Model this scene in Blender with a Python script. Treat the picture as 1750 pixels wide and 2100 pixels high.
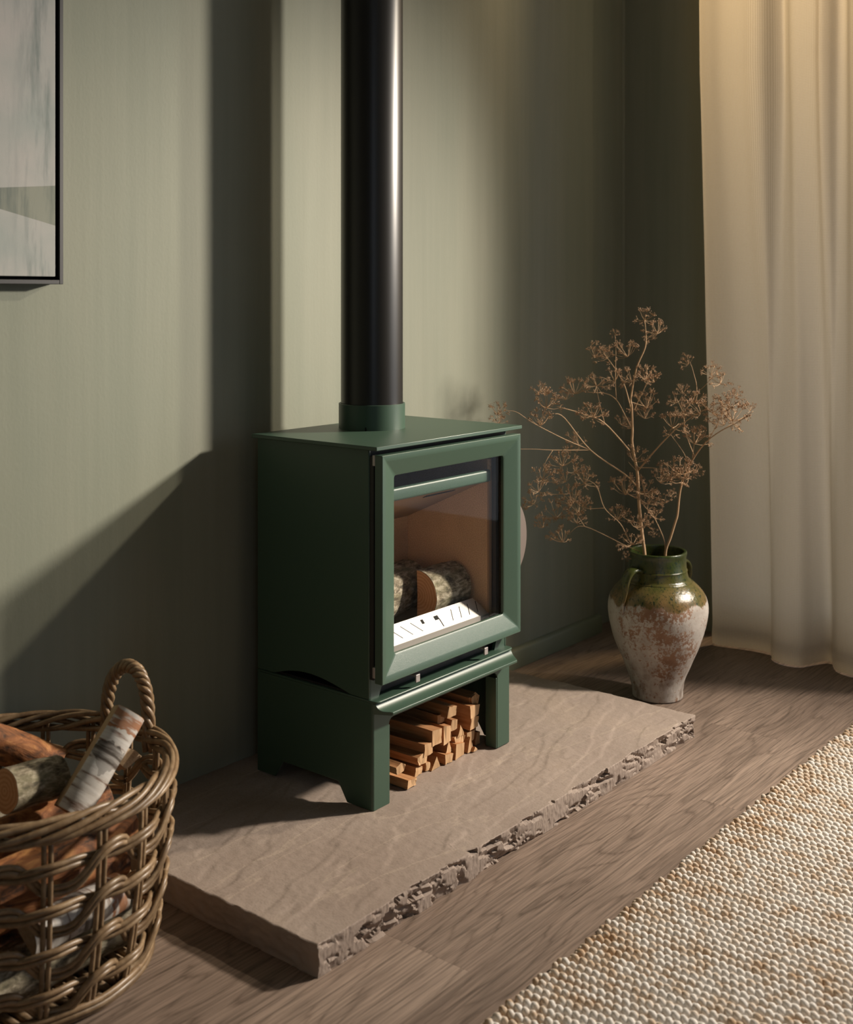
import bpy, bmesh, math, random
from mathutils import Vector, Matrix, noise
random.seed(7)

# ------------------------------------------------------------------ scene, camera, light
for o in list(bpy.data.objects):
    bpy.data.objects.remove(o, do_unlink=True)
S = bpy.context.scene
COL = S.collection

FPX, TH, HY, CAMH = 2433.6, math.radians(51.1028), 603.35, 1.0713     # focal length in pixels of a 1750x2100 frame
cam_d = bpy.data.cameras.new('camera'); cam = bpy.data.objects.new('camera', cam_d); COL.objects.link(cam)
cam.location = (0, 0, CAMH); cam.rotation_euler = (math.pi/2, 0, -TH)
cam_d.sensor_fit = 'HORIZONTAL'; cam_d.sensor_width = 36; cam_d.lens = 36*FPX/1750
cam_d.shift_y = -(1050-HY)/1750
cam_d.clip_start = .05
cam_d.dof.use_dof = True; cam_d.dof.focus_distance = 2.55; cam_d.dof.aperture_fstop = 5.6
S.camera = cam

W = bpy.data.worlds.new('world'); S.world = W; W.use_nodes = True
wb = W.node_tree.nodes['Background']; wb.inputs[0].default_value = (.80, .88, 1.0, 1); wb.inputs[1].default_value = 1.15

def lamp(name, kind, loc, target, energy, color):
    d = bpy.data.lights.new(name, kind); d.energy = energy; d.color = color
    o = bpy.data.objects.new(name, d); COL.objects.link(o); o.location = loc
    v = Vector(target)-Vector(loc); o.rotation_euler = v.to_track_quat('-Z', 'Y').to_euler()
    return o, d
# low warm light that comes in through the open doorway on the right
key, kd = lamp('doorway_lamp', 'SPOT', (3.85, 0.0, 1.76), (.72, 1.946, -.12), 570, (1.0, .89, .755))
kd.shadow_soft_size = .10; kd.spot_size = math.radians(79); kd.spot_blend = 1.0
# a second, weaker beam from higher up in the same doorway
key2, k2 = lamp('doorway_lamp_upper', 'SPOT', (3.9, .33, 2.30), (1.62, 1.946, .66), 185, (1.0, .86, .66))
k2.shadow_soft_size = .05; k2.spot_size = math.radians(40); k2.spot_blend = 1.0
# warm unseen lamp, added behind the curtain to make it glow
bay, bd = lamp('curtain_backlight', 'POINT', (4.30, 1.28, 2.75), (3.4, 1.3, 1), 135, (1.0, .72, .37))
bd.shadow_soft_size = .12

S.view_settings.view_transform = 'Standard'; S.view_settings.look = 'None'
S.view_settings.exposure = 0.0; S.view_settings.gamma = 1.0; S.view_settings.use_curve_mapping = False
try:
    S.cycles.use_denoising = True
    S.cycles.max_bounces = 8; S.cycles.transparent_max_bounces = 12
    S.cycles.sample_clamp_indirect = 4.0
    S.cycles.caustics_reflective = False; S.cycles.caustics_refractive = False
except Exception:
    pass

# ------------------------------------------------------------------ pixel helpers (a pixel gives a direction; a plane gives the distance)
FW = Vector((math.sin(TH), math.cos(TH), 0)); RT = Vector((math.cos(TH), -math.sin(TH), 0)); CAM = Vector((0, 0, CAMH))
def ray(u, v): return FW + RT*((u-875)/FPX) + Vector((0, 0, (HY-v)/FPX))
def onz(u, v, z): d = ray(u, v); return CAM + d*((z-CAMH)/d.z)
def ony(u, v, y): d = ray(u, v); return CAM + d*(y/d.y)
def atd(u, v, dep): return CAM + ray(u, v)*dep

WY = 1.946            # back wall plane
ZH = .0551            # top of the hearth slab
ZT = .7741            # top of the stove plate

# ------------------------------------------------------------------ materials
def new_mat(name):
    m = bpy.data.materials.new(name); m.use_nodes = True
    nt = m.node_tree; return m, nt, nt.nodes['Principled BSDF']
def N(nt, t, **kw):
    n = nt.nodes.new(t)
    for k, v in kw.items(): setattr(n, k, v)
    return n
def ramp(nt, fac, stops, interp='LINEAR'):
    r = N(nt, 'ShaderNodeValToRGB'); r.color_ramp.interpolation = interp
    e = r.color_ramp.elements
    while len(e) < len(stops): e.new(.5)
    for i, (p, c) in enumerate(stops):
        e[i].position = p; e[i].color = (c[0], c[1], c[2], 1) if not isinstance(c, (int, float)) else (c, c, c, 1)
    nt.links.new(fac, r.inputs[0]); return r.outputs[0]
def coords(nt, scale=(1, 1, 1), kind='Object', rnd=False):
    tc = N(nt, 'ShaderNodeTexCoord'); mp = N(nt, 'ShaderNodeMapping'); mp.inputs['Scale'].default_value = scale
    src = tc.outputs[kind]
    if rnd:
        oi = N(nt, 'ShaderNodeObjectInfo'); mul = N(nt, 'ShaderNodeVectorMath', operation='SCALE')
        mul.inputs[0].default_value = (13.1, 7.7, 5.3); nt.links.new(oi.outputs['Random'], mul.inputs['Scale'])
        ad = N(nt, 'ShaderNodeVectorMath', operation='ADD'); nt.links.new(src, ad.inputs[0]); nt.links.new(mul.outputs[0], ad.inputs[1]); src = ad.outputs[0]
    nt.links.new(src, mp.inputs[0]); return mp.outputs[0]
def nz(nt, vec, scale, detail=4, rough=.55, dist=0):
    n = N(nt, 'ShaderNodeTexNoise'); n.inputs['Scale'].default_value = scale; n.inputs['Detail'].default_value = detail
    n.inputs['Roughness'].default_value = rough; n.inputs['Distortion'].default_value = dist
    nt.links.new(vec, n.inputs['Vector']); return n.outputs['Fac']
def mixc(nt, fac, a, b, mode='MIX'):
    m = N(nt, 'ShaderNodeMix', data_type='RGBA', blend_type=mode)
    for i, x in ((0, fac), (6, a), (7, b)):
        if isinstance(x, (int, float)): m.inputs[i].default_value = x
        elif isinstance(x, tuple): m.inputs[i].default_value = (x[0], x[1], x[2], 1)
        else: nt.links.new(x, m.inputs[i])
    return m.outputs[2]
def mth(nt, op, a, b=0.0, c=None):
    m = N(nt, 'ShaderNodeMath', operation=op)
    for i, x in enumerate((a, b) if c is None else (a, b, c)):
        if isinstance(x, (int, float)): m.inputs[i].default_value = x
        else: nt.links.new(x, m.inputs[i])
    return m.outputs[0]
def bump(nt, bs, h, strength=.3, dist=.002):
    b = N(nt, 'ShaderNodeBump'); b.inputs['Strength'].default_value = strength; b.inputs['Distance'].default_value = dist
    nt.links.new(h, b.inputs['Height']); nt.links.new(b.outputs[0], bs.inputs['Normal'])
def setc(nt, bs, c):
    if isinstance(c, tuple): bs.inputs['Base Color'].default_value = (c[0], c[1], c[2], 1)
    else: nt.links.new(c, bs.inputs['Base Color'])
def plain(name, c, rough=.5, metal=0, spec=.5, bscale=0, bstr=.2, bdist=.001):
    m, nt, b = new_mat(name); setc(nt, b, c); b.inputs['Roughness'].default_value = rough; b.inputs['Metallic'].default_value = metal
    b.inputs['Specular IOR Level'].default_value = spec
    if bscale: bump(nt, b, nz(nt, coords(nt), bscale, 3), bstr, bdist)
    return m

def m_wall():
    m, nt, b = new_mat('limewashed_green_plaster')
    v = coords(nt, (26, 26, .9)); a = nz(nt, v, 1.0, 6, .62)
    v2 = coords(nt, (5, 5, .55)); a2 = nz(nt, v2, 1.0, 3, .5)
    a3 = nz(nt, coords(nt, (2.2, 2.2, 1.4)), 1.0, 4, .6)
    c1 = ramp(nt, a, [(.28, (.190, .207, .160)), (.72, (.290, .302, .240))])
    c2 = ramp(nt, a2, [(.3, (.190, .218, .176)), (.7, (.302, .296, .232))])
    c3 = ramp(nt, a3, [(.3, (.212, .234, .184)), (.7, (.272, .274, .214))])
    setc(nt, b, mixc(nt, .34, mixc(nt, .5, c1, c2), c3)); b.inputs['Roughness'].default_value = .62; b.inputs['Specular IOR Level'].default_value = .25
    bump(nt, b, mth(nt, 'ADD', nz(nt, coords(nt, (1, 1, .6)), 160, 4), mth(nt, 'MULTIPLY', a, 1.2)), .22, .0012)
    return m
def m_trim():
    m, nt, b = new_mat('green_trim_paint'); setc(nt, b, (.15, .17, .118)); b.inputs['Roughness'].default_value = .5; return m
def m_plank():
    m, nt, b = new_mat('brown_oak_plank')
    v = coords(nt, (1, 1, 1), rnd=True)
    warp = N(nt, 'ShaderNodeTexNoise'); warp.inputs['Scale'].default_value = 1.0; warp.inputs['Detail'].default_value = 2
    mp0 = coords(nt, (1.0, 4.6, 1), rnd=True); nt.links.new(mp0, warp.inputs['Vector'])
    sv = N(nt, 'ShaderNodeSeparateXYZ'); nt.links.new(v, sv.inputs[0])
    # cathedral grain: rings of a distorted field, long in x
    f = mth(nt, 'ADD', mth(nt, 'MULTIPLY', sv.outputs[1], 34), mth(nt, 'MULTIPLY', warp.outputs['Fac'], 21))
    f = mth(nt, 'ADD', f, mth(nt, 'MULTIPLY', nz(nt, coords(nt, (5, 40, 1), rnd=True), 1, 4), 1.6))
    rings = mth(nt, 'ABSOLUTE', mth(nt, 'SUBTRACT', mth(nt, 'FRACT', f), .5))          # 0..0.5
    line = ramp(nt, rings, [(.0, 1.0), (.055, .55), (.20, 0.0)])
    fine = nz(nt, coords(nt, (7, 260, 1), rnd=True), 1, 5, .6)
    big = nz(nt, coords(nt, (1.1, 4, 1), rnd=True), 1, 3)
    base = ramp(nt, big, [(.3, (.188, .136, .105)), (.7, (.285, .212, .165))])
    c = mixc(nt, mth(nt, 'MULTIPLY', line, mth(nt, 'MULTIPLY', nz(nt, coords(nt, (4, 18, 1), rnd=True), 1, 3), 1.0)), base, (.070, .047, .034))
    fr = ramp(nt, fine, [(.30, .50), (.62, 1.14)])
    c = mixc(nt, 1.0, c, fr, 'MULTIPLY')
    setc(nt, b, c); b.inputs['Roughness'].default_value = .44; b.inputs['Specular IOR Level'].default_value = .4
    bump(nt, b, mth(nt, 'SUBTRACT', fine, mth(nt, 'MULTIPLY', line, .8)), .22, .0006)
    return m
def m_stone(edge=False):
    m, nt, b = new_mat('riven_sandstone_edge' if edge else 'riven_sandstone')
    v = coords(nt, (1, 1, 1)); a = nz(nt, v, 3.2, 5, .6, .4); f = nz(nt, coords(nt, (1.6, 1, 1)), 190, 4, .6)
    c = ramp(nt, a, [(.28, (.270, .208, .170)), (.55, (.322, .257, .214)), (.75, (.355, .280, .226))])
    if edge:
        e = nz(nt, v, 22, 5, .65); c = mixc(nt, ramp(nt, e, [(.35, .35), (.55, .0)]), c, (.20, .155, .125))
    else:
        vr = N(nt, 'ShaderNodeTexNoise'); vr.inputs['Scale'].default_value = 1; vr.inputs['Detail'].default_value = 5
        mpv = coords(nt, (1.5, 8.5, 1)); nt.links.new(mpv, vr.inputs['Vector']); mpv.node.inputs['Rotation'].default_value = (0, 0, .35)
        vein = mth(nt, 'ABSOLUTE', mth(nt, 'SUBTRACT', vr.outputs['Fac'], .5))
        c = mixc(nt, ramp(nt, vein, [(.0, .45), (.012, .0)]), c, (.44, .355, .28))
        c = mixc(nt, ramp(nt, f, [(.36, .35), (.5, 0.)]), c, (.20, .155, .12))
    setc(nt, b, c); b.inputs['Roughness'].default_value = .78; b.inputs['Specular IOR Level'].default_value = .25
    bump(nt, b, mth(nt, 'ADD', f, mth(nt, 'MULTIPLY', nz(nt, coords(nt), 34, 5, .6), 1.6)), .35, .0015)
    return m
def m_iron(name, c, rough, tex):
    m, nt, b = new_mat(name); setc(nt, b, c); b.inputs['Roughness'].default_value = rough; b.inputs['Specular IOR Level'].default_value = .5
    bump(nt, b, nz(nt, coords(nt), 1150 if tex else 60, 2), .6 if tex else .05, .0004); return m
def m_vermiculite():
    m, nt, b = new_mat('vermiculite_board'); f = nz(nt, coords(nt), 520, 3, .7); a = nz(nt, coords(nt), 6, 3)
    c = ramp(nt, f, [(.34, (.44, .275, .155)), (.60, (.78, .54, .345))]); c = mixc(nt, ramp(nt, a, [(.35, .3), (.6, 0.)]), c, (.30, .19, .105))
    setc(nt, b, c); b.inputs['Roughness'].default_value = .85; bump(nt, b, f, .3, .001); return m
def m_wood(name, a, bb, axis, ends=False):
    m, nt, b = new_mat(name)
    sc = {'x': (9, 150, 150), 'y': (150, 9, 150), 'z': (150, 150, 9)}[axis]
    f = nz(nt, coords(nt, sc, rnd=True), 1, 5, .62); g = nz(nt, coords(nt, (12, 12, 12), rnd=True), 1, 3)
    c = ramp(nt, f, [(.3, a), (.68, bb)]); oi = N(nt, 'ShaderNodeObjectInfo')
    t = ramp(nt, oi.outputs['Random'], [(0., .68), (.5, 1.), (1., 1.12)])
    c = mixc(nt, 1., c, t, 'MULTIPLY'); c = mixc(nt, mth(nt, 'MULTIPLY', g, .35), c, a)
    setc(nt, b, c); b.inputs['Roughness'].default_value = .75; b.inputs['Specular IOR Level'].default_value = .2
    bump(nt, b, f, .55, .0015); return m
def m_cut():
    m, nt, b = new_mat('sawn_log_end'); v = coords(nt)
    w = N(nt, 'ShaderNodeTexWave', wave_type='RINGS', rings_direction='Z'); w.inputs['Scale'].default_value = 45; w.inputs['Distortion'].default_value = 2.5
    nt.links.new(v, w.inputs[0]); n = nz(nt, v, 150, 4)
    c = ramp(nt, w.outputs['Fac'], [(.2, (.46, .235, .11)), (.8, (.58, .33, .17))]); c = mixc(nt, mth(nt, 'MULTIPLY', n, .5), c, (.33, .165, .075))
    setc(nt, b, c); b.inputs['Roughness'].default_value = .8; bump(nt, b, n, .35, .001); return m
def m_lichen():
    m, nt, b = new_mat('lichen_bark'); v = coords(nt, (1, 1, .45), rnd=True)
    a = nz(nt, v, 95, 6, .7, .3); g = nz(nt, v, 22, 4, .6)
    c = ramp(nt, a, [(.36, (.055, .044, .030)), (.5, (.24, .20, .135)), (.62, (.50, .44, .34))]); c = mixc(nt, ramp(nt, g, [(.48, 0.), (.62, .45)]), c, (.20, .19, .10))
    setc(nt, b, c); b.inputs['Roughness'].default_value = .85; bump(nt, b, a, .6, .003); return m
def m_birch():
    m, nt, b = new_mat('birch_bark'); v = coords(nt, (10, 10, 95)); a = nz(nt, v, 1, 5, .6); g = nz(nt, coords(nt, (1, 1, 1)), 17, 4)
    c = ramp(nt, a, [(.36, (.16, .07, .035)), (.46, (.60, .56, .51)), (.7, (.74, .71, .67))])
    sz = N(nt, 'ShaderNodeSeparateXYZ'); nt.links.new(coords(nt), sz.inputs[0])
    zz = mth(nt, 'ADD', sz.outputs[2], mth(nt, 'MULTIPLY', mth(nt, 'SUBTRACT', g, .5), .10))
    c = mixc(nt, mth(nt, 'MULTIPLY', mth(nt, 'MULTIPLY', mth(nt, 'GREATER_THAN', zz, -.004), mth(nt, 'LESS_THAN', zz, .020)), ramp(nt, a, [(.40, 1.), (.56, .45)])), c, (.075, .058, .045))
    c2 = nz(nt, coords(nt, (14, 14, 110)), 1, 4)
    c = mixc(nt, mth(nt, 'MULTIPLY', ramp(nt, c2, [(.44, 0.), (.52, .9)]), mth(nt, 'GREATER_THAN', zz, .052)), c, (.36, .145, .055))
    c = mixc(nt, mth(nt, 'GREATER_THAN', zz, .098), c, (.36, .145, .055))
    setc(nt, b, c); b.inputs['Roughness'].default_value = .6; bump(nt, b, a, .35, .0015); return m
def m_bark():
    m, nt, b = new_mat('orange_brown_bark'); a = nz(nt, coords(nt, (1, 1, .5), rnd=True), 42, 5, .65, .8)
    setc(nt, b, ramp(nt, a, [(.36, (.05, .022, .010)), (.52, (.30, .11, .035)), (.66, (.55, .26, .09))])); b.inputs['Roughness'].default_value = .75
    bump(nt, b, a, .7, .004); return m
def m_cane():
    m, nt, b = new_mat('rattan_cane'); f = nz(nt, coords(nt, (1, 1, 1), rnd=True), 48, 4, .6); oi = N(nt, 'ShaderNodeObjectInfo')
    c = ramp(nt, f, [(.3, (.140, .086, .044)), (.55, (.255, .168, .092)), (.75, (.36, .262, .160))])
    c = mixc(nt, 1., c, ramp(nt, oi.outputs['Random'], [(0., .75), (1., 1.15)]), 'MULTIPLY')
    setc(nt, b, c); b.inputs['Roughness'].default_value = .38; b.inputs['Specular IOR Level'].default_value = .45; bump(nt, b, f, .12, .001); return m
def m_vase():
    m, nt, b = new_mat('glazed_and_worn_terracotta')
    v = coords(nt); s = N(nt, 'ShaderNodeSeparateXYZ'); nt.links.new(v, s.inputs[0])
    drip = nz(nt, coords(nt, (1, 1, .35)), 15, 4, .6)
    h = mth(nt, 'ADD', s.outputs[2], mth(nt, 'MULTIPLY', mth(nt, 'SUBTRACT', drip, .5), .085))
    gl = ramp(nt, h, [(.262, 0.), (.266, 1.)])
    gn = nz(nt, coords(nt, (1, 1, .4)), 34, 4, .6)
    gcol = ramp(nt, h, [(.266, (.20, .12, .05)), (.31, (.095, .078, .022)), (.37, (.030, .038, .010))])
    sp = nz(nt, coords(nt, (1, 1, .6)), 165, 4, .65)
    gcol = mixc(nt, ramp(nt, gn, [(.42, .0), (.66, .65)]), gcol, (.035, .055, .010))
    gcol = mixc(nt, ramp(nt, sp, [(.555, 0.), (.61, .9)]), gcol, (.010, .024, .012))
    w1 = nz(nt, v, 17, 8, .75); w2 = nz(nt, v, 120, 5, .75, .6)
    w = mth(nt, 'ADD', mth(nt, 'MULTIPLY', w1, .60), mth(nt, 'MULTIPLY', w2, .52)); w = mth(nt, 'SUBTRACT', w, .04)
    w = mth(nt, 'SUBTRACT', w, mth(nt, 'MULTIPLY', ramp(nt, h, [(.235, 0.), (.268, 1.)]), .05))
    def near(p, r0, r1, amt):
        dv = N(nt, 'ShaderNodeVectorMath', operation='DISTANCE'); nt.links.new(v, dv.inputs[0]); dv.inputs[1].default_value = p
        return mth(nt, 'MULTIPLY', ramp(nt, dv.outputs['Value'], [(r0, 1.), (r1, 0.)]), amt)
    w = mth(nt, 'ADD', w, .075)
    for p, r0, r1, am in (((-.108, -.055, .215), .02, .12, .075), ((-.070, -.088, .120), .02, .10, .075), ((-.105, -.075, .165), .03, .12, .02)):
        w = mth(nt, 'SUBTRACT', w, near(p, r0, r1, am))
    wcol = ramp(nt, nz(nt, v, 30, 4), [(.3, (.34, .30, .265)), (.7, (.46, .42, .38))])
    tcol = ramp(nt, nz(nt, v, 18, 4), [(.3, (.20, .105, .060)), (.7, (.30, .175, .108))])
    body = mixc(nt, ramp(nt, w, [(.505, 0.), (.535, 1.)]), tcol, wcol)
    dirt = nz(nt, coords(nt, (1, 1, .5)), 26, 5, .65); low = ramp(nt, s.outputs[2], [(.0, .75), (.16, .0)])
    body = mixc(nt, mth(nt, 'MULTIPLY', ramp(nt, dirt, [(.48, 0.), (.62, 1.)]), low), body, (.11, .06, .03))
    setc(nt, b, mixc(nt, gl, body, gcol))
    r = N(nt, 'ShaderNodeMapRange'); nt.links.new(gl, r.inputs[0]); r.inputs[3].default_value = .82; r.inputs[4].default_value = .2
    nt.links.new(r.outputs[0], b.inputs['Roughness'])
    bump(nt, b, mth(nt, 'ADD', w, mth(nt, 'MULTIPLY', sp, .5)), .45, .0022); return m
def m_curtain():
    m, nt, b = new_mat('oatmeal_woven_linen')
    u = N(nt, 'ShaderNodeUVMap')
    def wave(sc, d):
        mp = N(nt, 'ShaderNodeMapping'); nt.links.new(u.outputs[0], mp.inputs[0])
        w = N(nt, 'ShaderNodeTexWave', bands_direction=d); w.inputs['Scale'].default_value = sc; w.inputs['Distortion'].default_value = .6; w.inputs['Detail'].default_value = 2
        nt.links.new(mp.outputs[0], w.inputs[0]); return w.outputs['Fac']
    wx, wy = wave(8.5, 'X'), wave(8.5, 'Y'); wv = mth(nt, 'MULTIPLY', mth(nt, 'ADD', wx, .25), mth(nt, 'ADD', wy, .25))
    mp = N(nt, 'ShaderNodeMapping'); mp.inputs['Scale'].default_value = (160, 3, 1); nt.links.new(u.outputs[0], mp.inputs[0])
    sl = nz(nt, mp.outputs[0], 1, 4)
    c = ramp(nt, wv, [(.05, (.46, .385, .285)), (.8, (.66, .58, .46))]); c = mixc(nt, mth(nt, 'MULTIPLY', sl, .35), c, (.42, .35, .25))
    setc(nt, b, c); b.inputs['Roughness'].default_value = .9; b.inputs['Specular IOR Level'].default_value = .1
    bump(nt, b, wv, .5, .0015)
    tr = N(nt, 'ShaderNodeBsdfTranslucent'); nt.links.new(c, tr.inputs[0])
    mx = N(nt, 'ShaderNodeMixShader'); mx.inputs[0].default_value = .5
    out = nt.nodes['Material Output']; nt.links.new(b.outputs[0], mx.inputs[1]); nt.links.new(tr.outputs[0], mx.inputs[2]); nt.links.new(mx.outputs[0], out.inputs[0])
    return m
def m_jute(tan=False):
    m, nt, b = new_mat('tan_jute_yarn' if tan else 'cream_wool_yarn'); v = coords(nt, (1, .55, 1), rnd=True)
    a = nz(nt, v, 62, 3, .55); g = nz(nt, v, 9, 3); s = N(nt, 'ShaderNodeSeparateXYZ'); tc = N(nt, 'ShaderNodeTexCoord'); nt.links.new(tc.outputs['Object'], s.inputs[0])
    edge = ramp(nt, mth(nt, 'ADD', s.outputs[1], 1.0), [(.90, 0.), (1., .10)])
    k = mth(nt, 'ADD', mth(nt, 'ADD', mth(nt, 'MULTIPLY', a, .75), mth(nt, 'MULTIPLY', g, .38)), edge)
    low = ramp(nt, s.outputs[2], [(.0070, 1.), (.0112, 0.)])              # jute warp shows between the wool loops
    k = mth(nt, 'ADD', k, mth(nt, 'MULTIPLY', low, .10))
    if tan: k = mth(nt, 'ADD', k, .012)
    c = ramp(nt, k, [(.54, (.72, .685, .64)), (.65, (.60, .50, .40)), (.76, (.46, .315, .20))])
    f = nz(nt, coords(nt, (1, 1, 1), rnd=True), 420, 3, .6); c = mixc(nt, mth(nt, 'MULTIPLY', f, .2), c, (.42, .32, .22))
    setc(nt, b, c); b.inputs['Roughness'].default_value = .9; b.inputs['Specular IOR Level'].default_value = .1; bump(nt, b, f, .6, .0012); return m
def m_canvas():
    m, nt, b = new_mat('abstract_grey_painting'); v = coords(nt)
    s = N(nt, 'ShaderNodeSeparateXYZ'); nt.links.new(v, s.inputs[0])
    a = nz(nt, v, 5, 4); st = nz(nt, coords(nt, (22, 1, 3.2)), 1, 5, .65); st2 = nz(nt, coords(nt, (90, 1, 12)), 1, 4, .6)
    c = ramp(nt, a, [(.35, (.30, .33, .315)), (.65, (.42, .40, .385))])
    # x is 0 at the right edge and negative to the left, z is 0 at the bottom
    strip = ramp(nt, mth(nt, 'ADD', s.outputs[0], 1.0), [(.90, .0), (.962, 1.), (.985, 1.), (.995, 0.)])
    dk = mth(nt, 'MULTIPLY', ramp(nt, st, [(.46, 0.), (.62, .85)]), strip)
    c = mixc(nt, dk, c, (.13, .165, .16))
    c = mixc(nt, ramp(nt, st2, [(.52, 0.), (.75, .35)]), c, (.22, .26, .25))
    up = mth(nt, 'GREATER_THAN', s.outputs[2], mth(nt, 'ADD', .118, mth(nt, 'MULTIPLY', s.outputs[0], -.0)))
    # wedge of darker green between two straight lines
    t = mth(nt, 'MULTIPLY', s.outputs[0], -1.0)
    lo = mth(nt, 'ADD', .094, mth(nt, 'MULTIPLY', t, .22)); hi = mth(nt, 'SUBTRACT', .168, mth(nt, 'MULTIPLY', t, .10))
    wd = mth(nt, 'MULTIPLY', mth(nt, 'GREATER_THAN', s.outputs[2], lo), mth(nt, 'LESS_THAN', s.outputs[2], hi))
    gcol = mixc(nt, ramp(nt, st, [(.42, .0), (.6, .9)]), (.215, .23, .185), (.085, .112, .10))
    c = mixc(nt, mth(nt, 'MULTIPLY', wd, .9), c, gcol)
    setc(nt, b, c); b.inputs['Roughness'].default_value = .8; bump(nt, b, nz(nt, v, 500, 2), .2, .0006); return m
def m_glass():
    m, nt, b = new_mat('clear_stove_glass'); nt.nodes.remove(b)
    tr = N(nt, 'ShaderNodeBsdfTransparent'); tr.inputs[0].default_value = (.985, .985, .98, 1)
    gl = N(nt, 'ShaderNodeBsdfGlossy'); gl.inputs['Roughness'].default_value = .02
    lw = N(nt, 'ShaderNodeLayerWeight'); mx = N(nt, 'ShaderNodeMixShader')
    fr = mth(nt, 'ADD', mth(nt, 'MULTIPLY', mth(nt, 'POWER', lw.outputs['Facing'], 5.0), .5), .008)
    nt.links.new(fr, mx.inputs[0]); nt.links.new(tr.outputs[0], mx.inputs[1]); nt.links.new(gl.outputs[0], mx.inputs[2])
    nt.links.new(mx.outputs[0], nt.nodes['Material Output'].inputs[0]); return m

M = dict(wall=m_wall(), trim=m_trim(), plank=m_plank(), stone=m_stone(), stone_edge=m_stone(True),
    iron=m_iron('dark_green_stove_paint', (.040, .078, .053), .42, False), iron_door=m_iron('textured_green_cast_door', (.052, .094, .066), .36, True),
    black=plain('black_enamel', (.012, .011, .010), .34, 0, .5, 30, .04), soot=plain('sooty_black_steel', (.014, .013, .012), .6),
    verm=m_vermiculite(), baffle=plain('brown_baffle_board', (.32, .21, .13), .8, 0, .3, 120, .2), steel=plain('brushed_steel', (.52, .485, .45), .38, .3, .5, 90, .06),
    tab=plain('pale_grey_metal', (.42, .38, .36), .45, .5), handle=plain('satin_bronze_handle', (.20, .16, .135), .40, .4), rope=plain('charcoal_rope_seal', (.05, .045, .04), .9, 0, .2, 300, .6),
    kind=m_wood('split_kindling', (.30, .125, .048), (.52, .28, .135), 'y'), kindend=m_wood('sawn_kindling_end', (.43, .25, .125), (.64, .43, .25), 'z'),
    wood=m_wood('split_pale_wood', (.36, .24, .14), (.56, .41, .27), 'z'), cut=m_cut(), lichen=m_lichen(), birch=m_birch(), bark=m_bark(), cane=m_cane(),
    vase=m_vase(), curtain=m_curtain(), jute=m_jute(), jute2=m_jute(True), canvas=m_canvas(), glass=m_glass(),
    frame=plain('charcoal_frame', (.014, .014, .016), .5), gap=plain('black_shadow_gap', (.004, .004, .004), .9),
    stalk=plain('dried_stalk', (.46, .30, .175), .7, 0, .2, 90, .3), seed=plain('dried_seed_heads', (.27, .17, .10), .7, 0, .25),
    rugbase=plain('rug_backing', (.33, .24, .15), .95), ceil=plain('off_white_ceiling', (.55, .53, .48), .9), sub=plain('floor_underlay', (.05, .04, .03), .9))

# ------------------------------------------------------------------ mesh helpers
def link(name, me, mat=None, parent=None, smooth=False, origin=None):
    """mesh in world coordinates -> object; verts become relative to the parent's (or own) origin"""
    o = bpy.data.objects.new(name, me); COL.objects.link(o)
    if mat is not None:
        for x in (mat if isinstance(mat, (list, tuple)) else [mat]): me.materials.append(x)
    org = Vector(origin) if origin is not None else Vector((0, 0, 0))
    wp = Vector((0, 0, 0))
    if parent is not None:
        wp = Vector(parent['_w']) if '_w' in parent else Vector((0, 0, 0))
        if origin is None: org = wp
    me.transform(Matrix.Translation(-org)); o['_w'] = list(org)
    if parent is not None: o.parent = parent; o.location = org-wp
    else: o.location = org
    if smooth:
        for p in me.polygons: p.use_smooth = True
    return o
def fin(bm, name, mat=None, parent=None, smooth=False, origin=None, bevel=0, seg=2, recalc=True):
    if recalc: bmesh.ops.recalc_face_normals(bm, faces=bm.faces)
    me = bpy.data.meshes.new(name); bm.to_mesh(me); bm.free()
    o = link(name, me, mat, parent, smooth, origin)
    if bevel:
        md = o.modifiers.new('bevel', 'BEVEL'); md.width = bevel; md.segments = seg; md.limit_method = 'ANGLE'; md.angle_limit = math.radians(40)
        md.harden_normals = False
        if not smooth:
            for p in o.data.polygons: p.use_smooth = True
            o.data.set_sharp_from_angle(angle=math.radians(50))
    return o
def box(bm, lo, hi):
    x0, y0, z0 = lo; x1, y1, z1 = hi
    v = [bm.verts.new(p) for p in ((x0, y0, z0), (x1, y0, z0), (x1, y1, z0), (x0, y1, z0), (x0, y0, z1), (x1, y0, z1), (x1, y1, z1), (x0, y1, z1))]
    for f in ((0, 3, 2, 1), (4, 5, 6, 7), (0, 1, 5, 4), (1, 2, 6, 5), (2, 3, 7, 6), (3, 0, 4, 7)): bm.faces.new([v[i] for i in f])
def boxo(name, lo, hi, mat, parent=None, bevel=0, origin=None):
    bm = bmesh.new(); box(bm, lo, hi); return fin(bm, name, mat, parent, False, origin, bevel)
def prism(bm, pts, f3):
    """closed 2D outline pts swept from f3(p,0) to f3(p,1)"""
    a = [bm.verts.new(f3(p, 0)) for p in pts]; b = [bm.verts.new(f3(p, 1)) for p in pts]; n = len(pts)
    fa = bm.faces.new(a); fb = bm.faces.new(b[::-1])
    for i in range(n): bm.faces.new((a[i], b[i], b[(i+1) % n], a[(i+1) % n]))
    return fa, fb
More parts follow.
